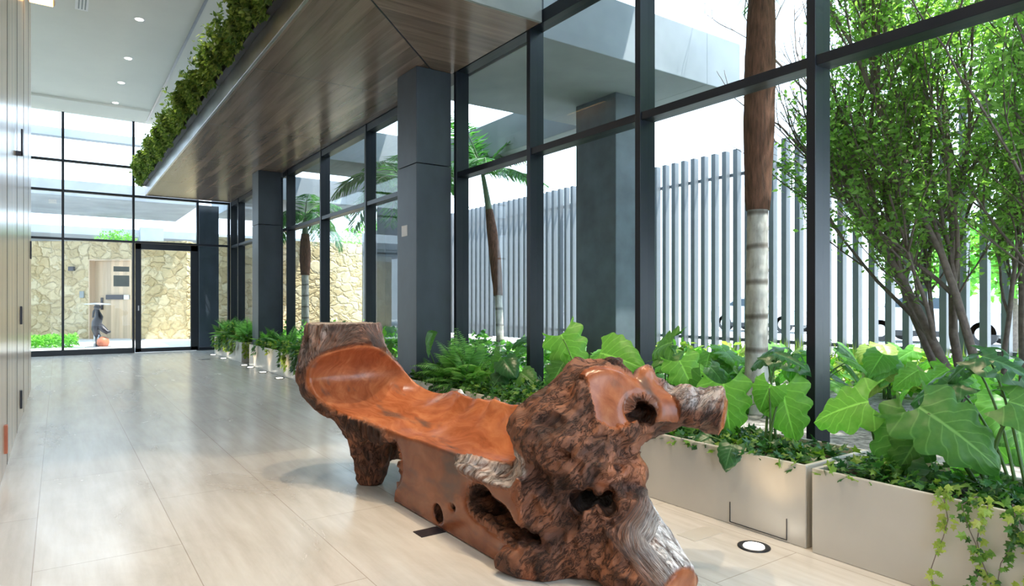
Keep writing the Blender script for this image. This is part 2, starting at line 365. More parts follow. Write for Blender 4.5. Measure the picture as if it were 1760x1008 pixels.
# two grey plates stuck on the far glass
for z0, z1, lab in ((1.92, 2.04, 'narrow grey notice plate on the far glass wall, above the wider one'), (1.57, 1.83, 'taller grey notice plate on the far glass wall, below the narrow one')):
    s = MB().box(1.06, 1.38, YW + .045, YW + .053, z0, z1).build('notice_plate', M['grey']); meta(s, lab, 'sign')

# ================================================================ outside beyond the far glass
def rotz(a): return Matrix.Rotation(a, 3, 'Z')
a = Vector((-6.2, 30.3, 0)); A = Vector((-.627, 26.426, 0)); B = Vector((3.45, 23.60, 0)); ux = (B - A).normalized(); uy = Vector((-ux.y, ux.x, 0))
ang = math.atan2(ux.y, ux.x)
gw = thing('garden_wall', 'tall rubble stone wall outside the far glass wall', 'wall', (A.x, A.y, 0)); gw['kind'] = 'structure'
def loc_box(name, mat, s0, s1, t0, t1, z0, z1, parent, bevel=0):
    mb = MB(); c = A + ux * ((s0 + s1) / 2) + uy * ((t0 + t1) / 2)
    mb.box(c.x - (s1 - s0) / 2, c.x + (s1 - s0) / 2, c.y - (t1 - t0) / 2, c.y + (t1 - t0) / 2, z0, z1, bevel)
    bmesh.ops.rotate(mb.bm, verts=mb.bm.verts, cent=(c.x, c.y, 0), matrix=rotz(ang))
    return mb.build(name, mat, parent)
DS0, DS1 = 1.76, 3.16   # door opening along the wall, in metres from A
sA = DS0; sB = DS1; L = (B - A).length
loc_box('stone_face', M['stone'], -7, sA, 0, .4, 0, 3.2, gw, .02)
loc_box('stone_face', M['stone'], sB, L, 0, .4, 0, 3.2, gw, .02)
loc_box('stone_face', M['stone'], sA, sB, 0, .4, 2.58, 3.2, gw, .02)
C2 = B + Vector((3.2, 1.1, 0))
mb = MB(); nrm = Vector((-(C2 - B).y, (C2 - B).x, 0)).normalized() * .35
mb.prism([tuple(B), tuple(C2), tuple(C2 + nrm), tuple(B + nrm)], (0, 0, 3.15)); mb.build('stone_face', M['stone'], gw)
gd = thing('garden_door', 'pale oak door with a long pull bar, set in the stone wall outside', 'door', tuple(A + ux * sA)); gd['kind'] = 'structure'
loc_box('door_frame', M['oak'], sA, sA + .03, -.02, .40, 0, 2.6, gd); loc_box('door_frame', M['oak'], sB - .03, sB, -.02, .40, 0, 2.6, gd); loc_box('door_frame', M['oak'], sA, sB, -.02, .40, 2.56, 2.6, gd)
loc_box('door_leaf', M['oak'], sA + .03, sB - .03, .28, .34, 0, 2.56, gd)
loc_box('joint', M['bronze'], sB - .16, sB - .145, .275, .29, 0, 2.56, gd)
loc_box('pull_bar', M['bronze'], sA + .42, sA + 1.0, .20, .28, 1.29, 1.44, gd, .01)
loc_box('lock', M['white'], sA + 1.0, sA + 1.18, .22, .28, 1.29, 1.44, gd, .01)
loc_box('side_pull', M['bronze'], sA + .24, sA + .30, .22, .28, .95, 1.35, gd, .01)
meta(loc_box('wall_lamp', M['bronze'], sA - .62, sA - .44, -.10, 0, 2.22, 2.36, None, .01), 'small dark wall lamp on the stone wall, above left of the oak door', 'lamp')
meta(loc_box('keypad', M['grey'], sA - .28, sA - .14, -.05, 0, 1.34, 1.56, None, .01), 'small dark entry keypad on the stone wall beside the oak door', 'keypad')
# exterior roofs seen above the stone wall
struct(MB().box(-9, 3.6, 22.3, 27.2, 4.2, 4.65, .01).build('outdoor_canopy', M['concrete']), 'grey concrete canopy outside above the far glass wall')
struct(MB().box(-9, 9, 29.5, 36, 3.75, 4.05, .01).build('neighbour_roof', M['concrete']), 'pale flat roof behind the stone wall')
struct(MB().box(-8, 8, 34, 34.4, 0, 4.0, .01).build('neighbour_wall', M['ceiling']))
struct(MB().box(-9, 3, 20.6, 20.85, 5.50, 5.72, .01).build('roof_beam', M['concrete']), 'pale roof beam high outside the far glass wall')
t = thing('outdoor_column', 'smooth slate-grey column standing just outside the far glass wall, right of its door', 'column', (3.2, 18.9, 0))
MB().box(3.02, 3.50, 18.7, 19.15, 0, 3.74, .01).build('shaft', M['cladding'], t)
t = thing('outdoor_column', 'grey column behind the stone wall, seen over the glass door', 'column', (2.9, 29, 0))
MB().box(2.6, 3.4, 28.9, 29.4, 0, 4.1, .01).build('shaft', M['concrete'], t)
# ================================================================ canopy outside the side windows
def cbox(m, *b): m.box(*b, .008)
cc = thing('outdoor_canopy', 'concrete canopy with square openings outside the side windows', 'canopy', (5, 9, ZS)); cc['kind'] = 'structure'
CT = 4.35
m = MB(); cbox(m, 3.80, 6.22, 4.98, 7.22, ZS, CT); m.build('cross_beam', M['concrete'], cc)
m = MB(); cbox(m, 3.80, 6.22, 11.4, 12.8, ZS, CT); m.build('cross_beam', M['concrete'], cc)
m = MB(); cbox(m, 3.80, 6.22, 16.6, 21.4, ZS, CT); m.build('cross_beam', M['concrete'], cc)
m = MB(); cbox(m, 6.22, 6.84, 4.98, 21.4, ZS, CT); m.build('edge_beam', M['concrete'], cc)
m = MB(); m.box(5.2, 5.206, 4.972, 4.982, ZS, CT); m.build('joint', M['grey'], cc)
M['pier'] = simple('outdoor_pier_stone', (.11, .14, .165), .5, 0, .25, 3)
t = thing('outdoor_column', 'large grey clad column under the canopy outside the side windows', 'column', (5.8, 6.1, .3))
MB().box(5.53, 6.2, 5.78, 6.52, .25, ZS, .01).build('shaft', M['pier'], t)
t = thing('outdoor_column', 'grey clad column far along the canopy outside, near the stone wall', 'column', (5.9, 13.2, .3))
MB().box(5.7, 6.2, 12.95, 13.4, .25, ZS, .01).build('shaft', M['cladding'], t)
struct(MB().box(3.8, 9.2, 21.5, 21.9, 0, 3.2, .01).build('garden_wall', M['stone']), 'short end of the rubble stone wall beyond the side garden')

# ---- slatted fence
XF = 8.2; fy0, fy1, fp = .9, 20.6, .197; ZF = 3.46
fence = thing('fence', 'tall fence of upright grey metal slats outside the side windows', 'fence', (XF, 8, .3))
src = None; k = 0; y = fy0
while y < fy1:
    if src is None:
        src = MB().box(XF, XF + .10, y, y + .075, .42, ZF, .004).build('slat', M['fence'], fence)
    elif k < 100:
        c = src.copy(); COL.objects.link(c); c.location = src.location + Vector((0, y - fy0, 0))
    y += fp; k += 1
MB().box(XF + .10, XF + .14, fy0, fy1, ZF - .38, ZF - .33, .004).build('rail', M['fence'], fence)
MB().box(XF + .10, XF + .14, fy0, fy1, .62, .67, .004).build('rail', M['fence'], fence)
for y in (1.4, 5.5, 10, 14.5, 20.4): MB().box(XF + .14, XF + .20, y, y + .06, .28, ZF - .3, .004).build('post', M['fence'], fence)

# ---- parked cars beyond the fence
def car(loc, rz, label):
    t = thing('car', label, 'car', loc, rz=rz)
    prof = [(-2.1, .32), (-2.15, .62), (-2.0, .82), (-1.75, .90), (-.95, .97), (-.35, 1.38), (.75, 1.42), (1.45, 1.05), (2.05, .98), (2.15, .6), (2.1, .32)]
    mb = MB(); mb.prism([(x, -.82, z) for x, z in prof], (0, 1.64, 0))
    es = [e for e in mb.bm.edges if e.is_boundary is False and e.calc_length() < 1.0]; bmesh.ops.bevel(mb.bm, geom=es, offset=.05, segments=2, affect='EDGES')
    L_ = link_mesh('body', bpy.data.meshes.new('body'), M['car'], t, False); bmesh.ops.recalc_face_normals(mb.bm, faces=mb.bm.faces); mb.bm.to_mesh(L_.data); mb.bm.free()
    def part(name, mb, mat, par=None):
        bmesh.ops.recalc_face_normals(mb.bm, faces=mb.bm.faces); me = bpy.data.meshes.new(name); mb.bm.to_mesh(me); mb.bm.free(); return link_mesh(name, me, mat, par or t, False)
    mb = MB()
    for s in (-.835, .815):
        mb = MB(); mb.prism([(-.80, s, 1.0), (-.33, s, 1.31), (.70, s, 1.34), (1.25, s, 1.06)], (0, .02, 0)); part('side_window', mb, M['carglass'])
    part('sill', MB().box(-1.1, 1.1, -.85, .85, .20, .36, .01), M['black'])
    for x in (-1.35, 1.35):
        for s in (-.80, .62):
            mb = MB(); mb.tube([(x, s, .33), (x, s + .2, .33)], .33, 20); wh = part('wheel', mb, M['black'])
            mb = MB(); mb.tube([(x, s - .01, .33), (x, s + .21, .33)], .19, 14); part('hubcap', mb, M['steel'], wh)
    return t
car((21.5, 8.7, 0), R(90), 'pale car parked on the street, behind the fence and the leafy tree')
car((24.0, 16.3, 0), R(90), 'pale car parked on the street, behind the fence right of the palm trunk')
# ================================================================ tree-trunk bench (one carved trunk, meshed from a solid distance field)
LAT = RNG.random((40, 40, 40)).astype(np.float32)
def vnoise(P, f):
    q = P * f + 13.7; i = np.floor(q).astype(int); t = (q - i).astype(np.float32); t = t * t * (3 - 2 * t); i %= 40; j = (i + 1) % 40
    def g(a, b, c): return LAT[a, b, c]
    x0, y0, z0 = i[..., 0], i[..., 1], i[..., 2]; x1, y1, z1 = j[..., 0], j[..., 1], j[..., 2]; u, v, s = t[..., 0], t[..., 1], t[..., 2]
    a = g(x0, y0, z0) * (1 - u) + g(x1, y0, z0) * u; b = g(x0, y1, z0) * (1 - u) + g(x1, y1, z0) * u
    c = g(x0, y0, z1) * (1 - u) + g(x1, y0, z1) * u; d = g(x0, y1, z1) * (1 - u) + g(x1, y1, z1) * u
    return (a * (1 - v) + b * v) * (1 - s) + (c * (1 - v) + d * v) * s - .5
def cap(P, a, b, ra, rb):
    a = np.array(a, np.float32); b = np.array(b, np.float32); ab = b - a
    t = np.clip(((P - a) @ ab) / (ab @ ab), 0, 1); return np.linalg.norm(P - a - t[..., None] * ab, axis=-1) - (ra + (rb - ra) * t)
def ell(P, c, r):
    c = np.array(c, np.float32); r = np.array(r, np.float32); q = (P - c) / r; k = np.linalg.norm(q, axis=-1); return (k - 1) * r.min()
def box(P, c, h, r=.02):
    q = np.abs(P - np.array(c, np.float32)) - (np.array(h, np.float32) - r); return np.linalg.norm(np.maximum(q, 0), axis=-1) + np.minimum(q.max(-1), 0) - r
def smin(a, b, k): h = np.clip(.5 + .5 * (b - a) / k, 0, 1); return b * (1 - h) + a * h - k * h * (1 - h)
def smax(a, b, k): return -smin(-a, -b, k)
def f_front(P):       # sawn front face, splaying outward towards the stump
    return -(P[..., 0] - 1.652 + np.maximum(P[..., 1] - 3.6, 0) * .36 - np.maximum(.16 - P[..., 2], 0) * .05)
def f_carve(P):
    wob = .026 * np.sin(P[..., 1] * 15) + .020 * np.sin(P[..., 1] * 33 + 1)
    c1 = cap(P, (1.70, 2.2, .80), (1.68, 3.55, .80), .37, .365) + wob * np.clip((P[..., 0] - 1.9) * 6, 0, 1) * np.clip((3.7 - P[..., 1]) * 3, 0, 1)
    c2 = cap(P, (1.68, 3.5, .78), (1.70, 3.93, .735), .33, .25); c3 = ell(P, (1.645, 3.94, .695), (.53, .49, .215))
    return smin(smin(c1, c2, .10), c3, .08)
def f_top(P):         # sawn face on the head of the near root mass
    n = np.array((-.42, -.82, .30), np.float32); n /= np.linalg.norm(n); return (P - np.array((2.02, 2.17, .80), np.float32)) @ n
def f_stub(P):
    n = np.array((.50, -.80, -.12), np.float32); n /= np.linalg.norm(n); return (P - np.array((2.515, 1.905, .70), np.float32)) @ n
def f_foot(P):
    n = np.array((.10, -.93, -.1), np.float32); n /= np.linalg.norm(n); return (P - np.array((2.05, 1.765, .05), np.float32)) @ n
def body(P):
    s = cap(P, (1.655, 4.47, 1.3), (1.635, 4.43, .72), .215, .275)
    s = smin(s, cap(P, (1.635, 4.42, .72), (1.78, 4.05, .50), .27, .26), .10)
    s = smin(s, cap(P, (1.85, 4.1, .40), (1.87, 2.7, .36), .27, .335), .10)
    s = smin(s, cap(P, (1.74, 4.08, .42), (1.70, 4.06, .30), .20, .13), .08)
    s = smin(s, cap(P, (1.70, 4.07, .34), (1.705, 4.10, -.08), .115, .078), .06)
    s = smin(s, cap(P, (1.86, 4.36, .60), (1.97, 3.6, .46), .21, .19), .08)
    blk = box(P, (1.92, 2.98, .18), (.30, .66, .26), .04)
    blk = smax(blk, -cap(P, (1.3, 3.63, .25), (2.5, 3.70, .27), .155, .155), .04)
    s = smin(s, blk, .05)
    # clear the hollow under the seat behind the leg
    s = smax(s, -smax(cap(P, (1.2, 3.82, .12), (2.6, 3.90, .12), .21, .26), -cap(P, (1.70, 4.07, .34), (1.705, 4.10, -.08), .125, .088), .03), .05)
    s = smax(s, -cap(P, (1.2, 3.63, .24), (2.7, 3.68, .25), .135, .135), .03)
    s = smax(s, P[..., 2] - 1.052, .008)
    s = smax(s, f_front(P), .015)
    s = smax(s, -f_carve(P), .014)
    # bark bitten out of the seat edge
    s = smax(s, -cap(P, (1.60, 2.84, .41), (1.70, 2.44, .44), .06, .08), .015)
    # near root mass
    h = ell(P, (1.96, 2.34, .48), (.25, .24, .27))
    h = smin(h, ell(P, (2.06, 2.24, .72), (.18, .17, .18)), .09)
    h = smin(h, cap(P, (1.86, 2.42, .60), (2.06, 2.34, .80), .13, .10), .08)
    h = smin(h, cap(P, (2.15, 2.28, .78), (2.17, 2.27, .895), .10, .040), .035)
    h = smin(h, cap(P, (2.24, 2.17, .78), (2.25, 2.16, .86), .075, .042), .025)
    h = smin(h, cap(P, (2.02, 2.3, .45), (2.00, 2.26, .15), .20, .21), .09)
    h = smin(h, cap(P, (2.00, 2.20, .30), (2.035, 1.87, .0), .185, .165), .08)
    h = smin(h, cap(P, (1.86, 2.42, .30), (1.80, 2.36, .04), .17, .17), .08)
    h = smax(h, f_top(P) - np.clip((.60 - P[..., 2]) * 5, 0, 1), .02)
    h = smin(h, cap(P, (1.92, 2.12, .47), (2.12, 2.11, .435), .065, .065), .05)   # lip above the mouth
    h = smin(h, cap(P, (2.16, 2.22, .68), (2.36, 2.05, .70), .155, .088), .07); h = smin(h, cap(P, (2.36, 2.05, .70), (2.53, 1.89, .685), .082, .072), .03)
    h = smax(h, f_stub(P), .012)
    s = smin(s, h, .05)
    s = smax(s, f_foot(P), .015)
    # hollows
    s = smax(s, -cap(P, (1.93, 1.86, .765), (2.26, 2.20, .69), .088, .065), .03)
    s = smax(s, -cap(P, (1.69, 1.96, .42), (2.06, 2.34, .29), .05, .055), .02)
    s = smax(s, -cap(P, (1.77, 1.91, .41), (2.14, 2.27, .28), .04, .05), .02)
    for a_, b_, r_ in (((1.708, 2.126, .571), (1.907, 1.988, .498), .022), ((1.78, 2.22, .545), (1.99, 2.07, .475), .020), ((1.758, 2.128, .380), (1.878, 2.045, .393), .042), ((1.853, 2.244, .336), (1.98, 2.156, .349), .05)):
        s = smax(s, -cap(P, a_, b_, r_, r_), .03)
    for c, r in (((1.66, 2.66, .235), (.24, .14, .095)), ((1.66, 2.52, .205), (.24, .15, .082)), ((1.66, 2.38, .170), (.22, .12, .050)), ((1.65, 3.09, .07), (.10, .05, .05)), ((1.65, 2.93, .15), (.09, .028, .016))):
        s = smax(s, -ell(P, c, r), .02)
    s = smax(s, -P[..., 2], .004)
    return s
def surface_net(fn, lo, hi, h):
    ax = [np.arange(l, u, h, dtype=np.float32) for l, u in zip(lo, hi)]
    G = np.stack(np.meshgrid(*ax, indexing='ij'), -1); F = fn(G)
    S = F < 0; nx, ny, nz = S.shape
    acc = np.zeros((nx - 1, ny - 1, nz - 1, 3), np.float32); cnt = np.zeros((nx - 1, ny - 1, nz - 1), np.float32); quads = []
    def sl(d, a): return tuple(slice(a[i], (S.shape[i] - 1 + a[i])) for i in range(3))
    corners = [(i, j, k) for i in (0, 1) for j in (0, 1) for k in (0, 1)]
    for c in corners:
        for ax_ in range(3):
            if c[ax_]: continue
            d = list(c); d[ax_] = 1
            Fa = F[sl(0, c)]; Fb = F[sl(0, d)]; m = (Fa < 0) != (Fb < 0)
            t = np.where(m, Fa / np.where(m, Fa - Fb, 1), 0)
            pa = np.array(c, np.float32) * np.ones(3, np.float32)
            for q in range(3): acc[..., q] += np.where(m, c[q] + (t if q == ax_ else 0), 0)
            cnt += m
    act = cnt > 0; idx = -np.ones(act.shape, int); idx[act] = np.arange(act.sum())
    cells = np.argwhere(act); V = cells + acc[act] / cnt[act][:, None]; V = V * h + np.array(lo)
    for ax_ in range(3):
        a = [slice(None)] * 3; b = [slice(None)] * 3; a[ax_] = slice(0, -1); b[ax_] = slice(1, None)
        Sa, Sb = S[tuple(a)], S[tuple(b)]; e = np.argwhere(Sa != Sb); u, v = (ax_ + 1) % 3, (ax_ + 2) % 3
        ok = (e[:, u] > 0) & (e[:, v] > 0) & (e[:, u] < S.shape[u] - 1) & (e[:, v] < S.shape[v] - 1); e = e[ok]
        fl = Sa[tuple(e.T)]
        def cell(du, dv):
            c = e.copy(); c[:, u] -= du; c[:, v] -= dv; return idx[tuple(c.T)]
        q = np.stack([cell(0, 0), cell(1, 0), cell(1, 1), cell(0, 1)], 1); q[~fl] = q[~fl][:, ::-1]; quads.append(q)
    return V.astype(np.float32), np.concatenate(quads)[:, ::-1]
BV, BQ = surface_net(body, (1.20, 1.70, -.03), (2.66, 4.85, 1.10), .0095)
def normals(V, Q):
    n = np.cross(V[Q[:, 2]] - V[Q[:, 0]], V[Q[:, 3]] - V[Q[:, 1]]); vn = np.zeros_like(V)
    for k in range(4): np.add.at(vn, Q[:, k], n)
    return vn / np.maximum(np.linalg.norm(vn, axis=1, keepdims=True), 1e-9)
vn = normals(BV, BQ)
if (vn[BV[:, 2].argmax()][2]) < 0: BQ = BQ[:, ::-1]; vn = -vn
d = np.abs(f_carve(BV)); wobn = vnoise(BV, 9) * .03
def near(f, w0=.012): return np.clip(1 - (np.abs(f) - w0) / .010, 0, 1)
inmass = np.clip((2.36 - BV[:, 1] + vnoise(BV, 12) * .16 + (BV[:, 2] - .3) * .2) * 14, 0, 1)
polish = near(f_carve(BV)) * np.clip((BV[:, 1] - 2.50) * 30, 0, 1)
pf = near(f_front(BV)) * (1 - inmass) * np.clip((3.72 - BV[:, 1] + wobn * 2) * 20, 0, 1) * (vn[:, 0] < -.4)
pt = np.clip(1 - (np.abs(f_top(BV)) - .045) / .012, 0, 1) * (vn @ np.array((-.4, -.75, .5)) > .35) * (BV[:, 2] > .67 + vnoise(BV, 10) * .08) * (BV[:, 0] > 1.95) * (BV[:, 0] < 2.29)
ps = np.maximum(near(f_stub(BV), .010) * (BV[:, 0] > 2.3), near(f_foot(BV), .010) * (BV[:, 2] < .2) * (BV[:, 0] > 1.9))
ptop = near(BV[:, 2] - 1.052, .006) * (vn[:, 2] > .8)
plip = np.clip(1 - np.abs(cap(BV, (1.94, 2.12, .46), (2.12, 2.11, .43), .065, .065)) / .02, 0, 1) * .8
pol = np.maximum.reduce([polish, pf, pt, ps, plip]) * np.clip(cap(BV, (1.60, 2.84, .41), (1.70, 2.44, .44), .06, .08) / .012 - .3, 0, 1)
rough = 1 - np.maximum(pol, ptop)
ftp = np.array((1.99, 2.12, .36)); fdir = np.array((.16, -.22, -.36)); fdir /= np.linalg.norm(fdir)
# weathered grey fibres on the front foot, under the broken seat edge and along the rim
gfoot = np.clip((.37 - BV[:, 2] + (BV[:, 0] - 2.05) * .5) * 9, 0, 1) * np.clip((BV[:, 0] - 1.82 - (.36 - BV[:, 2]) * .30) * 9, 0, 1) * np.clip((2.42 - BV[:, 1]) * 10, 0, 1)
gnotch = np.clip(1 - (cap(BV, (1.60, 2.84, .41), (1.70, 2.44, .44), .06, .08)) / .02, 0, 1) * .6
grim = np.clip((BV[:, 2] - .50) * 20, 0, 1) * np.clip((BV[:, 0] - 2.0) * 10, 0, 1) * (BV[:, 1] > 2.6)
gbranch = np.clip((BV[:, 0] - 2.2) * 8, 0, 1) * np.clip(vn[:, 2] * 2 - .2, 0, 1)
gst = np.clip((BV[:, 1] - 4.15) * 8, 0, 1) * np.clip((BV[:, 2] - .72) * 3, 0, .20)
grey = np.clip(np.maximum.reduce([gfoot, gnotch, grim, gbranch * .45, gst]) * rough, 0, 1)
# bark relief, carved along the fibre direction of each region
def fib(P, axis, fa, fb):
    axis = np.array(axis, float); axis /= np.linalg.norm(axis); al = (P @ axis)[:, None] * axis; return al * fa + (P - al) * fb
st = np.clip((BV[:, 1] - 4.1) * 6, 0, 1); leg = np.clip((BV[:, 1] - 3.7) * 6, 0, 1) * (1 - np.clip((BV[:, 2] - .5) * 8, 0, 1))
r1 = 1 - np.abs(vnoise(fib(BV, (0.05, .1, 1), 4, 20), 1.)) * 4
r2 = 1 - np.abs(vnoise(fib(BV, fdir, 4, 24), 1.) + .4 * vnoise(fib(BV, fdir, 9, 55), 1.)) * 3.4
r3 = 1 - np.abs(vnoise(BV, 8.) + .55 * vnoise(BV, 17.) + .3 * vnoise(BV, 36)) * 3.2
wst = np.maximum(st, leg); disp = wst * (r1 * .020 + r3 * .008) + (1 - wst) * (1 - gfoot) * (r3 * .026 + vnoise(BV, 5.5) * .085) + gfoot * r2 * .018
fl = np.clip(BV[:, 2] / .03, 0, 1)
disp = disp * rough * fl + pol * vnoise(BV, 6) * .006 * fl
lump = np.clip((2.75 - BV[:, 1]) * 5, 0, 1)
BV2 = BV + vn * disp[:, None]
BV2[:, 2] = np.clip(BV2[:, 2], 0.001, 1.056)
grain = fib(BV, (0.05, .1, 1), 5, 22) * wst[:, None] + (1 - wst)[:, None] * ((1 - gfoot)[:, None] * fib(BV, (.55, -.35, .65), 4, 13) + gfoot[:, None] * fib(BV, fdir, 2.6, 21))
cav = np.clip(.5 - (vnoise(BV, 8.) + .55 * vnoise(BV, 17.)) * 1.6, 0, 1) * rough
def bench_mat():
    m, nt, bs = newmat('trunk_wood')
    def attr(n): a = N(nt, 'ShaderNodeAttribute'); a.attribute_name = n; return a.outputs['Fac']
    v = coords(nt, (1, 1, 1))
    # polished heartwood: long wavy growth figure
    nz = N(nt, 'ShaderNodeTexNoise'); nz.inputs['Scale'].default_value = 2.2; nt.links.new(v, nz.inputs['Vector']); vv = mixc(nt, .28, v, nz.outputs['Color'])
    mp = N(nt, 'ShaderNodeMapping'); mp.inputs['Scale'].default_value = (16, 3.2, 12); nt.links.new(vv, mp.inputs[0])
    f1 = noise(nt, mp.outputs[0], 1.3, 7, .62, .5)
    heart = ramp(nt, f1, [(.22, (.24, .066, .026)), (.45, (.41, .125, .048)), (.6, (.51, .180, .075)), (.8, (.62, .265, .125))])
    blot = noise(nt, v, 3.5, 3); heart = mixc(nt, 1.0, heart, ramp(nt, blot, [(.3, (.72, .66, .62)), (.65, (1.05, 1.05, 1.05))]), 'MULTIPLY')
    # mineral streaks and knots in the seat
    mp2 = N(nt, 'ShaderNodeMapping'); mp2.inputs['Scale'].default_value = (9, 2.2, 5); nt.links.new(v, mp2.inputs[0])
    kn = noise(nt, mp2.outputs[0], 1.0, 3, .5); heart = mixc(nt, ramp(nt, kn, [(.58, (0, 0, 0)), (.70, (.8, .8, .8))]), heart, (.10, .07, .06, 1))
    # bark and weathered root
    ga = N(nt, 'ShaderNodeAttribute'); ga.attribute_name = 'grain'; gv = ga.outputs['Vector']
    b1 = noise(nt, gv, .75, 9, .70, .35)
    b2 = noise(nt, gv, 1.3, 6, .7, .3); rd = N(nt, 'ShaderNodeMath', operation='SUBTRACT'); nt.links.new(b2, rd.inputs[0]); rd.inputs[1].default_value = .5
    ab = N(nt, 'ShaderNodeMath', operation='ABSOLUTE'); nt.links.new(rd.outputs[0], ab.inputs[0]); crack = ramp(nt, ab.outputs[0], [(.0, (.25, .22, .22)), (.02, (.85, .85, .85)), (.06, (1, 1, 1))])
    bark = ramp(nt, b1, [(.28, (.045, .022, .016)), (.42, (.115, .046, .026)), (.55, (.20, .076, .038)), (.70, (.33, .130, .065)), (.85, (.44, .27, .19))])
    bark = mixc(nt, 1.0, bark, crack, 'MULTIPLY')
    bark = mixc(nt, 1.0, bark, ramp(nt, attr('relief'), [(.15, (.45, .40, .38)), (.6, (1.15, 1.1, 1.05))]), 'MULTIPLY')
    g1 = noise(nt, gv, 2.2, 6, .7, .3); gy = ramp(nt, g1, [(.38, (.08, .05, .045)), (.45, (.45, .39, .37)), (.55, (.85, .82, .82))])
    gf = N(nt, 'ShaderNodeMath', operation='MULTIPLY'); nt.links.new(attr('weathered'), gf.inputs[0]); nt.links.new(ramp(nt, g1, [(.32, (.45, .45, .45)), (.5, (1, 1, 1))]), gf.inputs[1])
    bark = mixc(nt, gf.outputs[0], bark, gy)
    heart = mixc(nt, attr('sawn_side'), heart, mixc(nt, 1.0, heart, (.60, .58, .60, 1), 'MULTIPLY'))
    c = mixc(nt, attr('polish'), bark, heart)
    # paler colour on the sawn top of the stump
    c = mixc(nt, attr('sawn_top'), c, (.56, .44, .36, 1))
    nt.links.new(c, bs.inputs['Base Color'])
    rg = ramp(nt, attr('polish'), [(0, (.62, .62, .62)), (1, (.26, .26, .26))]); nt.links.new(rg, bs.inputs['Roughness'])
    hb = mixc(nt, .5, b1, crack); h = mixc(nt, attr('polish'), hb, (.5, .5, .5, 1)); bump(nt, bs, h, 1.0, .03)
    return m
M['trunk'] = bench_mat()
bench = thing('trunk_bench', 'long reddish bench carved from one gnarled tree trunk, standing on the stone floor', 'bench', (1.85, 3.1, 0))
vn2 = normals(BV2, BQ)
fc = BV2[BQ].mean(1); fpol = polish[BQ].mean(1)
is_seat = fpol > .5
is_leg = (~is_seat) & (fc[:, 1] > 3.80) & (fc[:, 2] < .33)
is_branch = (~is_seat) & (fc[:, 0] + fc[:, 1] * -.9 > 2.22 - 2.1 * .9 + .06) & (fc[:, 0] > 2.24) & (fc[:, 2] > .5) & (fc[:, 1] < 2.3)
is_root = (~is_seat) & (~is_branch) & (fc[:, 1] < 2.46)
rest = ~(is_seat | is_leg | is_branch | is_root)
def bench_part(name, sel, label=None):
    q = BQ[sel]; u, inv = np.unique(q, return_inverse=True); inv = inv.reshape(q.shape)
    o = np_mesh(name, BV2[u], quads=inv, mat=M['trunk'], parent=bench, smooth=True); me = o.data
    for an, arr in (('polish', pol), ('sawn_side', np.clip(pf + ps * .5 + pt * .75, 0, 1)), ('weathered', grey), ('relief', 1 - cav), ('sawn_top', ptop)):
        a = me.attributes.new(an, 'FLOAT', 'POINT'); a.data.foreach_set('value', arr[u].astype(np.float32))
    a = me.attributes.new('grain', 'FLOAT_VECTOR', 'POINT'); a.data.foreach_set('vector', grain[u].astype(np.float32).ravel())
    me.normals_split_custom_set_from_vertices([tuple(x) for x in vn2[u].tolist()])
    if label: o['label'] = label
    return o
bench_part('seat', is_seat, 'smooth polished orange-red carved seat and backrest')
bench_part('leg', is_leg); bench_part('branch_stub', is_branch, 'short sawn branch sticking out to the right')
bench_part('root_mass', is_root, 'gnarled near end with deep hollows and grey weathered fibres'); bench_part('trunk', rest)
# ================================================================ planters
def planter(y0, y1, x0, label, x1=3.585, notch=None):
    t = thing('planter', label, 'planter', ((x0 + x1) / 2, (y0 + y1) / 2, 0), 'low planters along the windows')
    w_ = .022; H_ = .405
    bm = MB().box(x0, x0 + w_, y0, y1, 0, H_, .006).box(x1 - w_, x1, y0, y1, 0, H_, .006).box(x0 + w_, x1 - w_, y0, y0 + w_, 0, H_, .006).box(x0 + w_, x1 - w_, y1 - w_, y1, 0, H_, .006).box(x0 + w_, x1 - w_, y0 + w_, y1 - w_, .0, .03)
    bm.build('box', M['planter'], t)
    n = int((y1 - y0) / .14); m = int((x1 - x0) / .14); sb = bmesh.new()
    bmesh.ops.create_grid(sb, x_segments=m, y_segments=n, size=.5)
    for v in sb.verts:
        v.co = Vector(((x0 + x1) / 2 + v.co.x * (x1 - x0 - 2 * w_), (y0 + y1) / 2 + v.co.y * (y1 - y0 - 2 * w_), .345 + random.uniform(0, .035)))
    me = bpy.data.meshes.new('soil'); sb.to_mesh(me); sb.free(); link_mesh('soil', me, M['soil'], t)
    return t
pA = planter(-2.2, 1.760, 2.968, 'long low beige planter nearest the camera, at the lower right corner')
pB = planter(1.800, 6.30, 2.985, 'long low beige planter directly behind the tree-trunk bench')
pC = planter(6.87, 13.04, 2.975, 'long low beige planter between the two slate-grey columns')
pD = planter(13.66, 16.4, 2.975, 'low beige planter farthest down the hall, past the second column')
hatch = MB().box(2.981, 2.987, 1.900, 1.903, .012, .12).box(2.981, 2.987, 2.235, 2.238, .012, .12).box(2.981, 2.987, 1.900, 2.238, .012, .015).build('service_hatch', M['frame'], pB)

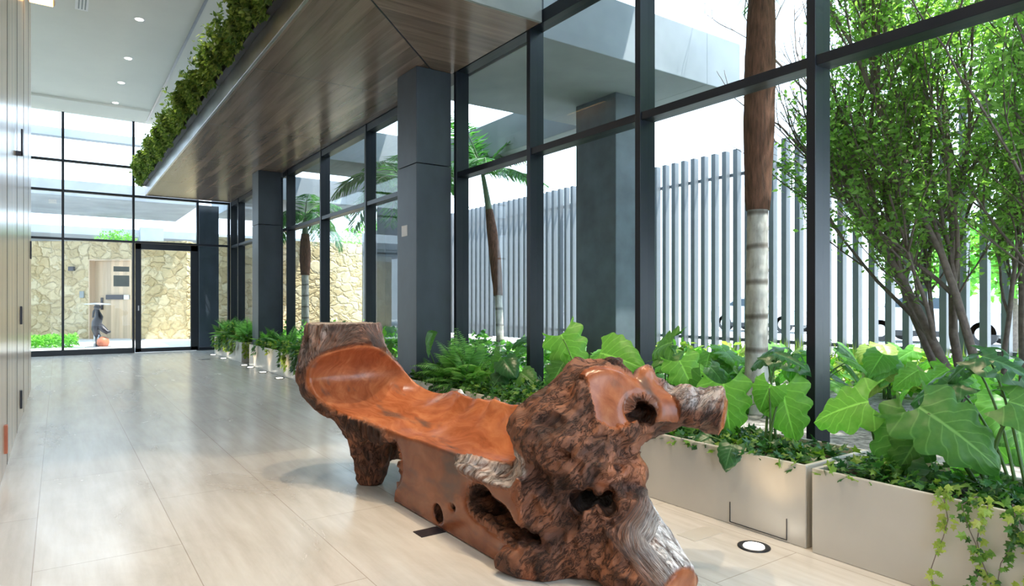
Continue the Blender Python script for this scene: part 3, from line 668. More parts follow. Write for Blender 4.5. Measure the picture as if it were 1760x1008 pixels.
# ================================================================ foliage tools
def frames(d, up):
    d = d / np.maximum(np.linalg.norm(d, axis=1, keepdims=True), 1e-9); x = np.cross(d, up); x /= np.maximum(np.linalg.norm(x, axis=1, keepdims=True), 1e-6); z = np.cross(x, d)
    return np.stack([x, d, z], 2)           # columns: side, length, normal
def scatter(name, tmpl, P, D, S, mat, parent, up=None, tilt=.5):
    """leaves of one plant: template copied to points P, along D, size S"""
    V, Q, T = tmpl; n = len(P); up = RNG.normal(0, tilt, (n, 3)) + np.array((0, 0, 1.)) if up is None else up
    Fm = frames(np.asarray(D, float), up); W = np.einsum('nij,vj->nvi', Fm, V) * np.asarray(S)[:, None, None] + np.asarray(P)[:, None, :]
    off = (np.arange(n) * len(V))[:, None, None]
    q = (off + np.array(Q)[None]).reshape(-1, 4) if len(Q) else None; t = (off + np.array(T)[None]).reshape(-1, 3) if len(T) else None
    return np_mesh(name, W.reshape(-1, 3), q, t, mat, parent, smooth=False)
LEAF = (np.array([(0, 0, 0), (-.27, .38, .07), (0, .42, 0), (.27, .38, .07), (-.2, .74, .02), (0, .75, -.05), (.2, .74, .02), (0, 1.05, -.16)]), [(0, 2, 5, 4), (0, 6, 5, 2)], [(0, 4, 1), (0, 3, 6), (4, 5, 7), (5, 6, 7)])
SLIM = (np.array([(0, 0, 0), (-.09, .35, .02), (.09, .35, .02), (0, 1, -.12)]), [(0, 2, 3, 1)], [])
def ivy_t():
    a = [(0, 0), (-.42, .08), (-.30, .34), (-.5, .62), (-.17, .62), (0, 1.05), (.17, .62), (.5, .62), (.30, .34), (.42, .08)]
    V = np.array([(0, .4, .05)] + [(x, y, -.12 * abs(x)) for x, y in a]); return V, [], [(0, i + 1, (i + 1) % 10 + 1) for i in range(10)][::-1]
IVY = ivy_t()
def bigleaf(kind, L=1.0, seed=0):
    """grid leaf with midrib fold, lobes, veins pushed into the blade; returns V, quads"""
    rg = np.random.default_rng(seed); nu, nv = 25, 12; V = []; ok = np.ones((nu - 1, 2 * nv), bool)
    us = np.linspace(0, 1, nu)
    for i, u in enumerate(us):
        if kind == 'heart': w_ = .52 * math.sin(PI * min(1, (u * .93 + .07)) ** .62) ** .75; lobe = 1 + .05 * math.cos(u * 34)
        elif kind == 'lobed': w_ = .50 * math.sin(PI * min(1, (u * .9 + .1)) ** .6) ** .7; lobe = .74 + .30 * abs(math.cos(u * PI * 4.2 + .4))
        elif kind == 'palmate': w_ = .58 * math.sin(PI * min(1, (u * .9 + .1)) ** .62) ** .6; lobe = .42 + .62 * abs(math.cos(u * PI * 4.5 + .2)) ** 1.3
        else: w_ = .46 * math.sin(PI * min(1, (u * .92 + .08)) ** .66) ** .8; lobe = .80 + .22 * abs(math.cos(u * PI * 3.6))
        for j in range(-nv, nv + 1):
            s = j / nv; a = abs(s)
            x = s * w_ * lobe; y = u - .30 * a * a * (1 - u) ** 2 * 1.1 + (.14 * a * u * (1 - u) if kind != 'heart' else .08 * a * (1 - u))
            vein = .010 * math.cos((u - .35 * a) * 2 * PI * 6.5)
            z = .16 * a * w_ ** .5 - .16 * a * a - .28 * u * u + vein * a * (1 - a) * 3 + rg.normal(0, .002)
            V.append((x, y, z))
    Q = []; m = 2 * nv + 1
    for i in range(nu - 1):
        for j in range(2 * nv):
            s = abs((j + .5) / nv - 1); u = (i + .5) / (nu - 1)
            if kind == 'monstera' and .35 < s < .72 and .22 < u < .8 and (u * 5.2) % 1 < .42: continue
            Q.append((i * m + j, i * m + j + 1, (i + 1) * m + j + 1, (i + 1) * m + j))
    global VEIN
    VEIN = []
    for i in range(nu):
        for j in range(-nv, nv + 1):
            a = abs(j / nv); u = us[i]; VEIN.append(((u - .35 * a) * 6.5 + 3, a))
    return np.array(V) * L, Q
LEAFCACHE = {}
def leaf_obj(kind, mat, parent, pos, d, up, size, name='leaf'):
    key = (kind, mat.name)
    if key not in LEAFCACHE:
        V, Q = bigleaf(kind, 1, len(LEAFCACHE)); o = np_mesh(name, V, quads=Q, mat=mat, smooth=True); va_ = np.array(VEIN, np.float32); [o.data.attributes.new(nm, 'FLOAT', 'POINT').data.foreach_set('value', np.ascontiguousarray(ar)) for nm, ar in (('leaf_u', va_[:, 0]), ('leaf_a', va_[:, 1]), ('leaf_on', va_[:, 0] * 0 + 1))]; LEAFCACHE[key] = o.data; bpy.data.objects.remove(o)
    o = bpy.data.objects.new(name, LEAFCACHE[key]); COL.objects.link(o)
    fm = frames(np.array([d], float), np.array([up], float))[0]; mt = Matrix(fm.tolist()).to_4x4(); 
    o.parent = parent; o.matrix_parent_inverse = Matrix.Translation(parent.location).inverted()
    o.matrix_basis = Matrix.Translation(Vector(pos)) @ mt @ Matrix.Scale(size, 4)
    return o
def bez(a, b, c, n=9):
    a, b, c = Vector(a), Vector(b), Vector(c); return [a * (1 - t) ** 2 + b * 2 * t * (1 - t) + c * t * t for t in [i / (n - 1) for i in range(n)]]
def leaf_plant(name, label, cat, base, leaves, group=None, stalk_r=.007):
    """leaves: (kind, material, centre, direction, up, size)"""
    t = thing(name, label, cat, base, group); base = Vector(base)
    for kind, mat, c, d, up, size in leaves:
        d = Vector(d).normalized(); att = Vector(c) - d * size * .45
        b = base + Vector((random.uniform(-.04, .04), random.uniform(-.04, .04), 0)); mid = b.lerp(att, .5) + Vector((0, 0, .35 * (att - b).length * (.5 if att.z > b.z else .9))); 
        mid.x = b.x + (att.x - b.x) * .35; mid.y = b.y + (att.y - b.y) * .35
        MB().tube(bez(b, mid, att + d * size * .12 - Vector((0, 0, size * .01))), [stalk_r * (1.25 - .6 * i / 8) for i in range(9)], 6).build('stalk', M['stem'], t)
        leaf_obj(kind, M[mat], t, att, d, up, size)
    return t
def rand_plant(name, label, cat, base, n, kind, mats, size, h, group=None, spread=.5, face=None, rseed=0):
    rg = random.Random(rseed + int(base[1] * 100)); L = []
    for i in range(n):
        a = rg.uniform(0, 2 * PI) if face is None else face + rg.uniform(-1.3, 1.3); r = spread * rg.uniform(.25, 1) * h; z = base[2] + h * rg.uniform(.45, 1)
        c = (base[0] + math.cos(a) * r, base[1] + math.sin(a) * r, z); d = (math.cos(a), math.sin(a), rg.uniform(-.9, -.1)); up = (rg.uniform(-.5, .1) , rg.uniform(-.6, .1), 1)
        L.append((kind, rg.choice(mats), c, d, up, size * rg.uniform(.75, 1.2)))
    return leaf_plant(name, label, cat, base, L, group, .005)
def cover(label, box_, n, mats=('leaf_cover',), parent=None, size=(.025, .05), name='ground_cover', tm=None, hang=0, zf=None, group=None, cat='ground cover', x_edge=None, clumps=14, h=.14):
    """low leafy growth in a planter or bed; hang = number of trails over the rim"""
    x0, x1, y0, y1, z = box_; t = thing(name, label, cat, ((x0 + x1) / 2, (y0 + y1) / 2, z), group)
    cx = RNG.uniform(x0, x1, clumps); cy = RNG.uniform(y0, y1, clumps); k = RNG.integers(0, clumps, n)
    rr = RNG.uniform(.05, .22, clumps)[k]; th = RNG.uniform(0, 2 * PI, n); r = rr * np.sqrt(RNG.random(n)); hh = RNG.uniform(.5, 1.2, clumps)[k] * h
    mixu = RNG.random(n) < .45
    X = np.where(mixu, RNG.uniform(x0, x1, n), cx[k] + np.cos(th) * r); Y = np.where(mixu, RNG.uniform(y0, y1, n), cy[k] + np.sin(th) * r * 1.6)
    Z = z + np.where(mixu, RNG.uniform(0, .5 * h, n), hh * (1 - (r / rr) ** 2) * RNG.uniform(.3, 1.1, n))
    X = np.clip(X, x0 - .035, x1); P = np.stack([X, Y, Z], 1)
    D = np.stack([RNG.normal(-.25, .8, n), RNG.normal(-.1, .8, n), RNG.normal(.15, .45, n)], 1); S = RNG.uniform(size[0], size[1], n)
    idx = RNG.integers(0, len(mats), n)
    for j, mm in enumerate(mats):
        q = idx == j
        if q.any(): scatter('foliage', tm or IVY, P[q], D[q], S[q], M[mm], t)
    if hang:
        for c in range(hang):
            y = RNG.uniform(y0 + .05, y1 - .05); ln = RNG.uniform(.08, .30); mb = MB(); pts = [Vector((x0 + .05, y, z + .03)), Vector((x0 - .03, y, z + .055))]
            for s in range(5): pts.append(Vector((x0 - .055 - .012 * random.random(), y + .03 * math.sin(c + s), max(.03, z + .03 - ln * (s + 1) / 5))))
            mb.tube(pts, .0018, 4).build('trailing_stem', M['stem'], t)
            m_ = int(ln * 110); tt = RNG.uniform(1, len(pts) - 1.01, m_); i0 = tt.astype(int); pa = np.array([tuple(p) for p in pts]); Pp = pa[i0] + (pa[i0 + 1] - pa[i0]) * (tt - i0)[:, None]
            Pp[:, 0] -= RNG.uniform(0, .02, m_); Pp[:, 1] += RNG.normal(0, .02, m_)
            Dd = np.stack([RNG.normal(-.6, .3, m_), RNG.normal(0, .6, m_), RNG.normal(-.8, .3, m_)], 1)
            scatter('trailing_leaves', IVY, Pp, Dd, RNG.uniform(size[0], size[1], m_), M[mats[c % len(mats)]], t, up=np.tile(np.array((-1., 0, .4)), (m_, 1)) + RNG.normal(0, .3, (m_, 3)))
    return t
def fern(label, base, n, L, group=None, mat='leaf_mid', name='fern', lift=.75):
    t = thing(name, label, 'fern', base, group); b = np.array(base, float)
    for i in range(n):
        a = 2 * PI * (i + random.random() * .7) / n; el = R(random.uniform(35, 82)) * lift / .75; ln = L * random.uniform(.7, 1.1); m = 16; pts = []
        p = b.copy(); vv = np.array([math.cos(a) * math.cos(el), math.sin(a) * math.cos(el), math.sin(el)])
        for s in range(m): pts.append(p.copy()); p = p + vv * ln / m; vv = vv + np.array([0, 0, -.085]); vv /= np.linalg.norm(vv)
        pts = np.array(pts); Pp = []; Dd = []; Ss = []; U = []
        for s in range(2, m):
            tg = pts[s] - pts[s - 1]; tg /= np.linalg.norm(tg); sd = np.cross(tg, (0, 0, 1)); sd /= max(np.linalg.norm(sd), 1e-6)
            for q in (0, .5):
                for sg in (-1, 1):
                    Pp.append(pts[s - 1] + (pts[s] - pts[s - 1]) * q); Dd.append(sd * sg + tg * .45 + np.array([0, 0, -.15])); Ss.append(ln * .24 * math.sin(PI * (s / m) ** .7) + .012); U.append(np.cross(sd, tg) + RNG.normal(0, .2, 3))
        fr_ = scatter('frond', SLIM if mat != 'leaf_fine' else SLIM, np.array(Pp), np.array(Dd), np.array(Ss) , M[mat], t, up=np.array(U))
        MB().tube([Vector(x) for x in pts], [.003 * (1.2 - s / m) for s in range(m)], 4).build('midrib', M['stem'], fr_)
    return t

# ---- planter A (nearest, lower right)
leaf_plant('philodendron', 'plant with a bright pale-green leaf reaching left across the nearest window mullion', 'plant', (3.28, 1.56, .36), [
    ('lobed', 'leaf_bright', (3.22, 1.76, .67), (-.25, .85, -.30), (-.75, -.45, .75), .30),
    ('lobed', 'leaf_mid', (3.2, 1.42, .52), (-.5, .25, -.85), (-.9, -.5, .2), .22)], 'large-leaved plants in the nearest planter')
leaf_plant('philodendron', 'broad dark-green lobed leaves fanning over the nearest planter, in front of the leafy tree', 'plant', (3.32, 1.16, .36), [
    ('lobed', 'leaf_mid', (3.18, 1.24, .655), (-.10, -.80, -.38), (-.85, -.45, .75), .36),
    ('lobed', 'leaf_mid', (3.22, 1.48, .55), (-.5, .2, -.70), (-.9, -.4, .4), .30),
    ('heart', 'leaf_mid', (3.36, .98, .75), (.2, -.9, -.2), (-.5, -.3, .8), .26),
    ('lobed', 'leaf_bright', (3.40, 1.26, .50), (-.2, .5, -.6), (-.8, -.5, .6), .22),
    ('heart', 'leaf_dark', (3.15, 1.34, .40), (-.6, .2, -.75), (-.8, -.3, .3), .16)], 'large-leaved plants in the nearest planter', .009)
leaf_plant('monstera', 'dark monstera with holed leaves standing up highest at the right edge', 'plant', (3.38, 1.06, .36), [
    ('monstera', 'leaf_dark', (3.42, 1.42, .795), (-.1, .95, -.35), (-.55, -.2, .8), .25),
    ('monstera', 'leaf_dark', (3.45, 1.12, .925), (.1, -.9, -.25), (-.55, -.3, .85), .24),
    ('monstera', 'leaf_dark', (3.42, 1.30, .90), (-.3, .8, -.55), (-.4, -.2, .9), .16)], None, .006)
cover('low ivy and small-leaved growth in the nearest planter, trailing over its rim', (3.0, 3.55, -.9, 1.74, .37), 2000, ('leaf_cover', 'leaf_dark', 'leaf_mid'), hang=4, clumps=22, h=.12, size=(.028, .06))
# long yellowish vine hanging at the lower right corner
v_ = thing('trailing_vine', 'long yellow-green vine hanging down the front of the nearest planter', 'vine', (2.96, .98, .40))
for c in range(6):
    y = .80 + .075 * c + random.uniform(-.03, .03); pts = [Vector((3.06, y, .40)), Vector((2.985, y, .43))] + [Vector((2.945 - .02 * random.random(), y + .03 * math.sin(c * 2 + s), .40 - s * (.055 + .004 * c % 3))) for s in range(6)]
    MB().tube(pts, .002, 4).build('vine_stem', M['twig'], v_)
    m_ = 48; tt = RNG.uniform(.5, len(pts) - 1.01, m_); i0 = tt.astype(int); pa = np.array([tuple(p) for p in pts]); Pp = pa[i0] + (pa[i0 + 1] - pa[i0]) * (tt - i0)[:, None] + RNG.normal(0, .016, (m_, 3)) * (.5, 1, 1); Pp[:, 0] = np.minimum(Pp[:, 0], 2.955)
    scatter('vine_leaves', IVY, Pp, np.stack([RNG.normal(-.3, .3, m_), RNG.normal(0, .7, m_), RNG.normal(-.7, .4, m_)], 1), RNG.uniform(.018, .042, m_), M['leaf_yellow' if c % 2 else 'leaf_cover'], v_, up=np.tile(np.array((-1., -.3, .3)), (m_, 1)) + RNG.normal(0, .35, (m_, 3)))
# ---- planter B
leaf_plant('philodendron', 'tall-stalked large-leaved plant left of the nearest window mullion, behind the bench branch', 'plant', (3.33, 2.24, .36), [
    ('lobed', 'leaf_bright', (3.36, 2.14, .59), (-.1, -.30, -.85), (-.9, -.45, .2), .30),
    ('monstera', 'leaf_dark', (3.42, 2.16, .885), (.05, -.9, -.18), (-.5, -.35, .9), .22),
    ('lobed', 'leaf_dark', (3.42, 2.36, .86), (-.1, .9, -.35), (-.5, -.3, .8), .16),
    ('heart', 'leaf_bright', (3.30, 2.24, .66), (-.2, .3, -.8), (-.9, -.4, .3), .18)], 'large-leaved plants in the planter behind the bench')
leaf_plant('philodendron', 'upright bright lobed leaves showing right under the bench branch', 'plant', (3.30, 2.56, .36), [
    ('lobed', 'leaf_bright', (3.30, 2.50, .565), (-.1, -.2, -.85), (-.9, -.55, .2), .32),
    ('lobed', 'leaf_mid', (3.35, 2.75, .60), (.1, .5, -.7), (-.8, -.45, .5), .26),
    ('heart', 'leaf_mid', (3.15, 2.6, .46), (-.6, .2, -.5), (-.7, -.3, .8), .20)], 'large-leaved plants in the planter behind the bench')
leaf_plant('philodendron', 'tall deeply cut leaves above the branch, just right of the middle window mullion', 'plant', (3.35, 3.02, .36), [
    ('palmate', 'leaf_mid', (3.42, 3.14, .90), (0, .8, -.2), (-.75, -.5, .7), .26),
    ('palmate', 'leaf_mid', (3.40, 3.00, .80), (0, -.8, -.3), (-.7, -.5, .7), .22),
    ('lobed', 'leaf_bright', (3.35, 2.84, .72), (0, -.5, -.75), (-.8, -.5, .5), .26),
    ('heart', 'leaf_mid', (3.25, 3.05, .60), (-.5, .1, -.7), (-.8, -.4, .5), .22)], 'large-leaved plants in the planter behind the bench')
leaf_plant('philodendron', 'big bright fan-shaped leaves rising behind the highest part of the bench', 'plant', (3.30, 3.75, .36), [
    ('lobed', 'leaf_bright', (3.28, 3.96, .82), (-.1, -.65, -.75), (-.9, -.2, .85), .36),
    ('heart', 'leaf_bright', (3.34, 3.50, .80), (.0, -.90, -.10), (-.85, -.15, .45), .36),
    ('lobed', 'leaf_mid', (3.2, 4.02, .62), (-.4, .2, -.7), (-.9, -.5, .4), .28),
    ('lobed', 'leaf_bright', (3.3, 4.12, .76), (.1, .7, -.5), (-.8, -.4, .6), .26),
    ('heart', 'leaf_mid', (3.2, 3.7, .60), (-.5, -.2, -.6), (-.8, -.5, .5), .24)], 'large-leaved plants in the planter behind the bench')
leaf_plant('philodendron', 'blue-green drooping leaves left of the second window mullion', 'plant', (3.3, 4.95, .36), [
    ('lobed', 'leaf_mid', (3.30, 5.05, .60), (-.2, .4, -.6), (-.8, -.5, .7), .28), ('heart', 'leaf_dark', (3.25, 4.75, .64), (-.1, -.8, -.45), (-.7, -.3, .8), .22),
    ('lobed', 'leaf_dark', (3.2, 4.85, .52), (-.6, 0, -.5), (-.7, -.4, .8), .24), ('lobed', 'leaf_bright', (3.15, 5.15, .48), (-.6, .2, -.6), (-.8, -.4, .5), .22), ('heart', 'leaf_mid', (3.35, 4.6, .55), (.1, -.8, -.3), (-.7, -.3, .8), .2)], 'large-leaved plants in the planter behind the bench')
for (x, y, n, L, lab) in ((3.30, 5.55, 42, .62, 'feathery bright fern to the right of the nearest slate-grey column'), (3.20, 5.28, 20, .42, 'lower feathery fern in front of the taller one near the column'), (3.25, 6.05, 14, .34, 'small dark fern at the foot of the nearest slate-grey column')):
    fern(lab, (x, y, .36), n, L, 'ferns in the planter behind the bench', 'leaf_fern' if L > .36 else 'leaf_mid')
leaf_plant('philodendron', 'single dark leaf leaning in front of the nearest slate-grey column', 'plant', (3.3, 6.15, .36), [('heart', 'leaf_mid', (3.12, 6.05, .80), (-.3, -.6, .5), (-.8, -.3, .4), .26)])
cover('dense low growth in the planter behind the bench, spilling over its rim', (3.02, 3.55, 3.2, 6.25, .38), 5200, ('leaf_cover', 'leaf_mid', 'leaf_dark'), hang=16, clumps=34, h=.2, size=(.03, .065))
cover('sparse small-leaved creepers in the near end of the planter behind the bench', (3.02, 3.55, 1.84, 3.2, .37), 1500, ('leaf_dark', 'leaf_cover'), hang=1, clumps=14, h=.10, size=(.03, .065))
leaf_plant('creeper', 'glossy dark leaf hanging over the planter rim below the bench branch', 'plant', (3.05, 2.26, .38), [('heart', 'leaf_dark', (2.95, 2.22, .385), (-.5, -.1, -.5), (-.8, -.3, .5), .14), ('heart', 'leaf_dark', (3.02, 2.45, .42), (-.6, .3, -.2), (-.6, -.2, .8), .13)])
# ---- planter C and D
cc_ = 0
for y, L, mt in ((7.15, .36, 'leaf_mid'), (8.0, .42, 'leaf_mid'), (9.1, .45, 'leaf_mid'), (10.2, .50, 'leaf_mid'), (11.3, .52, 'leaf_fern'), (12.1, .5, 'leaf_mid'), (12.7, .42, 'leaf_bright')):
    fern('fern in the planter between the two columns, %s' % ['next to the nearer column', 'just behind the stump of the bench', 'hidden behind the stump top', 'left of the stump top, nearest of four', 'left of the stump top, second of four', 'left of the stump top, third of four', 'beside the farther column'][cc_], (3.22, y, .36), 16, L, 'ferns between the two columns', mt); cc_ += 1
cover('low leafy growth in the planter between the two columns', (3.0, 3.55, 6.95, 12.95, .38), 4500, ('leaf_cover', 'leaf_mid', 'leaf_yellow'), hang=26, clumps=50, h=.22, size=(.04, .08))
leaf_plant('philodendron', 'upright lobed leaves between the bench stump and the nearest column', 'plant', (3.2, 7.3, .36), [('lobed', 'leaf_bright', (3.12, 7.35, .72), (-.2, -.2, -.8), (-.9, -.4, .3), .26), ('lobed', 'leaf_mid', (3.15, 7.15, .58), (-.2, -.5, -.6), (-.9, -.4, .4), .24), ('heart', 'leaf_bright', (3.1, 7.5, .55), (-.5, .2, -.6), (-.9, -.4, .4), .2)])
for i, (y, L, z) in enumerate(((14.0, .58, .4), (14.8, .62, .4), (15.5, .6, .4), (16.1, .5, .4))):
    fern('fern in the farthest planter, %s' % ['nearest to the column', 'tall one second from the column', 'third from the column', 'at the glass-wall end'][i], (3.15, y, .37), 20, L, 'ferns in the farthest planter', 'leaf_mid' if i % 2 else 'leaf_fern')
cover('leafy growth with pale trailing tips in the farthest planter', (3.0, 3.55, 13.7, 16.35, .40), 3200, ('leaf_cover', 'leaf_mid', 'leaf_yellow'), hang=24, clumps=30, h=.3, size=(.05, .10))
v2 = thing('trailing_vine', 'short yellow vine on the end of the farthest planter beside the column foot', 'vine', (3.06, 13.62, .4))
m_ = 90; Pp = np.stack([RNG.uniform(2.99, 3.14, m_), RNG.uniform(13.60, 13.65, m_), RNG.uniform(.10, .42, m_)], 1)
scatter('vine_leaves', IVY, Pp, np.stack([RNG.normal(0, .5, m_), RNG.normal(-.3, .3, m_), RNG.normal(-.7, .4, m_)], 1), RNG.uniform(.03, .06, m_), M['leaf_yellow'], v2, up=np.tile(np.array((-.3, -1., .3)), (m_, 1)))

# ================================================================ garden outside the side windows
gi = 0
spots = [(4.5, 3.75, .30, 'left of the thick palm trunk, close to the glass'), (4.4, 4.35, .34, 'behind the middle window mullion'), (5.1, 4.0, .34, 'between the palm trunk and the middle mullion, farther back'),
         (5.0, 3.0, .34, 'just right of the thick palm trunk'), (5.7, 3.5, .36, 'behind the thick palm trunk'), (6.3, 3.0, .25, 'beyond the nearest mullion, in front of the fence'), (6.6, 2.5, .25, 'among the leafy tree stems, left side'),
         (6.4, 3.75, .28, 'at the fence, left of the palm trunk'), (7.2, 3.0, .30, 'close to the fence, right of the nearest mullion'), (7.3, 3.6, .30, 'close to the fence, behind the nearest mullion'), (5.2, 2.0, .32, 'below the leafy tree, close to the glass'),
         (7.2, 2.2, .3, 'close to the fence behind the tree stems'), (5.2, 6.9, .3, 'behind the big outdoor column'), (4.6, 5.6, .35, 'seen low between two window mullions'), (6.9, 4.6, .3, 'by the fence, left of the thick palm trunk'), (4.6, 1.5, .2, 'near the glass at the right edge')]
for i, (x, y, h, wh) in enumerate(spots):
    rand_plant('philodendron', 'broad-leaved garden plant outside, ' + wh, 'plant', (x, y, .30), 9, ['lobed', 'heart'][i % 2], ['leaf_bright', 'leaf_bright', 'leaf_mid'] if x < 6.2 else ['leaf_bright', 'leaf_yellow', 'leaf_bright'], .24, h + .12, 'broad-leaved plants outside the side windows', 1.0, rseed=i)
cover('low bright groundcover along the foot of the fence outside', (6.6, 8.1, -.5, 9.5, .30), 6000, ('leaf_yellow', 'leaf_bright'), clumps=90, h=.30, size=(.08, .16), tm=LEAF)
cover('low green growth outside behind the thick palm trunk', (4.1, 5.4, 3.2, 6.6, .30), 2500, ('leaf_bright', 'leaf_mid'), clumps=30, h=.36, size=(.06, .12), tm=LEAF)
cover('low green growth outside between the two indoor columns', (4.1, 6.4, 7.5, 16.5, .30), 4500, ('leaf_mid', 'leaf_bright'), clumps=70, h=.45, size=(.08, .15), tm=LEAF)
# grass blades by the fence foot
g_ = thing('ornamental_grass', 'thin upright grass blades along the foot of the fence outside', 'grass', (7.8, 3, .3)); g_['kind'] = 'stuff'
n = 900; P = np.stack([RNG.uniform(7.2, 8.1, n), RNG.uniform(.2, 5.5, n), np.full(n, .30)], 1); D = np.stack([RNG.normal(0, .2, n), RNG.normal(0, .2, n), np.ones(n)], 1)
scatter('blades', (SLIM[0] * (.35, 1, .3), SLIM[1], []), P, D, RNG.uniform(.2, .5, n), M['leaf_yellow'], g_, up=RNG.normal(0, 1, (n, 3)))

# ---- palms
def palm(base, lean, h, r0, label, sheath, fr_n, fr_L, ring=True, seed=0, droop=.10, crown=True, sw=1.25):
    rg = random.Random(seed); t = thing('palm_tree', label, 'palm tree', base, 'palm trees outside the side windows'); b = Vector(base)
    def at(z): u = z / h; return b + Vector((lean[0] * u * u, lean[1] * u * u, z))
    n = 60; z0, z1 = sheath
    pts = [at(z0 * i / n) for i in range(n + 1)]; rad = [r0 * (1.12 - .15 * i / n) * (1 + (.05 if (i % 6 == 0) else 0)) for i in range(n + 1)]
    MB().tube(pts, rad, 16).build('trunk', M['palm_trunk'], t)
    pts = [at(z0 - .02 + (z1 - z0) * i / 20) for i in range(21)]; rad = [r0 * sw * (.80 + .45 * math.sin(PI * min(1, .12 + i / 24)) + rg.uniform(-.03, .03)) for i in range(21)]
    MB().tube(pts, rad, 12).build('fibre_sheath', M['palm_sheath'], t)
    if z1 < h: MB().tube([at(z1 - .03 + (h - z1) * i / 6) for i in range(7)], [r0 * (.95 - .4 * i / 6) for i in range(7)], 10).build('crown_shaft', M['palm_green'], t)
    if not crown: fr_n = max(4, fr_n)
    for i in range(fr_n):
        a = 2 * PI * i / fr_n + rg.uniform(-.3, .3); el = R(rg.uniform(15, 75)); L_ = fr_L * rg.uniform(.75, 1.1); m = 22; p = np.array(at(h - .05 * rg.random())); vv = np.array([math.cos(a) * math.cos(el), math.sin(a) * math.cos(el), math.sin(el)]); pl = []
        for s in range(m): pl.append(p.copy()); p = p + vv * L_ / m; vv = vv + np.array([0, 0, -droop]); vv /= np.linalg.norm(vv)
        pl = np.array(pl); Pp = []; Dd = []; Ss = []
        for s in range(3, m):
            tg = pl[s] - pl[s - 1]; tg /= np.linalg.norm(tg); sd = np.cross(tg, (0, 0, 1)); sd /= max(np.linalg.norm(sd), 1e-6)
            for q in (0, .33, .66):
                for sg in (-1, 1): Pp.append(pl[s - 1] + (pl[s] - pl[s - 1]) * q); Dd.append(sd * sg + tg * .7 + np.array([0, 0, -.35 + rg.uniform(-.15, .15)])); Ss.append(L_ * .30 * math.sin(PI * (.1 + .85 * s / m)) + .04)
        fo = scatter('frond', (SLIM[0] * (.42, 1, 1), SLIM[1], []), np.array(Pp), np.array(Dd), np.array(Ss), M['leaf_palm'], t)
        MB().tube([Vector(x) for x in pl], [.014 * (1.1 - s / m) for s in range(m)], 5).build('midrib', M['palm_green'], fo)
    return t
def palm_mats():
    m, nt, bs = newmat('palm_trunk_bark'); t = N(nt, 'ShaderNodeTexCoord'); s = N(nt, 'ShaderNodeSeparateXYZ'); nt.links.new(t.outputs['Object'], s.inputs[0])
    wv = N(nt, 'ShaderNodeTexWave', bands_direction='Z'); wv.inputs['Scale'].default_value = 1.15; wv.inputs['Distortion'].default_value = 1.0; wv.inputs['Detail'].default_value = 3; nt.links.new(t.outputs['Object'], wv.inputs[0])
    n = noise(nt, coords(nt, (1, 1, .4)), 18, 6); c = ramp(nt, n, [(.3, (.30, .27, .24)), (.55, (.52, .49, .45)), (.75, (.66, .63, .58))]); c = mixc(nt, 1., c, ramp(nt, wv.outputs['Fac'], [(.0, (.35, .32, .30)), (.10, (1, 1, 1))]), 'MULTIPLY')
    nt.links.new(c, bs.inputs['Base Color']); bs.inputs['Roughness'].default_value = .85; bump(nt, bs, n, .6, .01); return m
M['palm_trunk'] = palm_mats()
M['palm_sheath'] = simple('palm_fibre', (.17, .075, .045), .9, 0, .55, 12, (4, 4, .6), .9)
M['palm_green'] = simple('palm_crownshaft', (.20, .24, .16), .5, 0, .25, 8, (3, 3, .5))
palm((4.62, 3.21, .28), (.05, -.03), 3.95, .083, 'thick palm trunk with brown fibre sheath, nearest palm outside, right of the middle mullion', (1.68, 3.75), 9, 1.0, seed=1, droop=.14, sw=1.18)
palm((6.0, 9.0, .28), (0, .55), 3.15, .062, 'slim leaning palm seen between the nearest column and the next mullion', (1.05, 2.5), 13, 1.45, seed=2, droop=.05)
palm((4.95, 16.0, .28), (0, 0), 3.0, .085, 'palm farthest down the garden, with hanging green fronds beside the farther column', (1.6, 2.6), 13, 1.5, seed=3, droop=.13)
palm((5.35, 11.0, .28), (.0, .3), 3.1, .08, 'palm mostly hidden behind the nearest column, fronds showing left of it', (1.7, 2.7), 13, 1.6, seed=4, droop=.11)

# ---- multi-stem leafy tree at the right
tree = thing('leafy_tree', 'many-stemmed tree with small bright leaves filling the window at the right', 'tree', (6.3, 2.1, .3))
tr = random.Random(11); tips = []; segs = []
def branch(p, d, L_, r, lvl, mb):
    pts = [p]; n = 8
    for i in range(n):
        d = (d + Vector((tr.uniform(-.12, .12), tr.uniform(-.12, .12), tr.uniform(-.02, .09)))).normalized(); pts.append(pts[-1] + d * L_ / n)
    mb.tube(pts, [r * (1 - .6 * i / n) for i in range(n + 1)], 7 if lvl < 2 else 4)
    segs.append((pts, lvl))
    if lvl < 3:
        for k in range({0: 8, 1: 5, 2: 4}[lvl]):
            i = tr.randint(2, n); dd = (d + Vector((tr.uniform(-.75, .75), tr.uniform(-.75, .75), tr.uniform(-.15, .5)))).normalized()
            branch(pts[i], dd, L_ * tr.uniform(.42, .62), r * .5, lvl + 1, mb)
for k in range(14):
    a = 2 * PI * k / 14 + tr.uniform(-.2, .2); sp = tr.uniform(.10, .45); mb = MB()
    d = Vector((math.cos(a) * sp * .9, math.sin(a) * sp * 1.0 + .06, 1)).normalized()
    branch(Vector((6.3 + math.cos(a) * .16, 2.02 + math.sin(a) * .42, .27)), d, tr.uniform(2.1, 2.9), tr.uniform(.022, .045), 0, mb); mb.build('stem', M['twig'], tree)
Pp = []; Dd = []
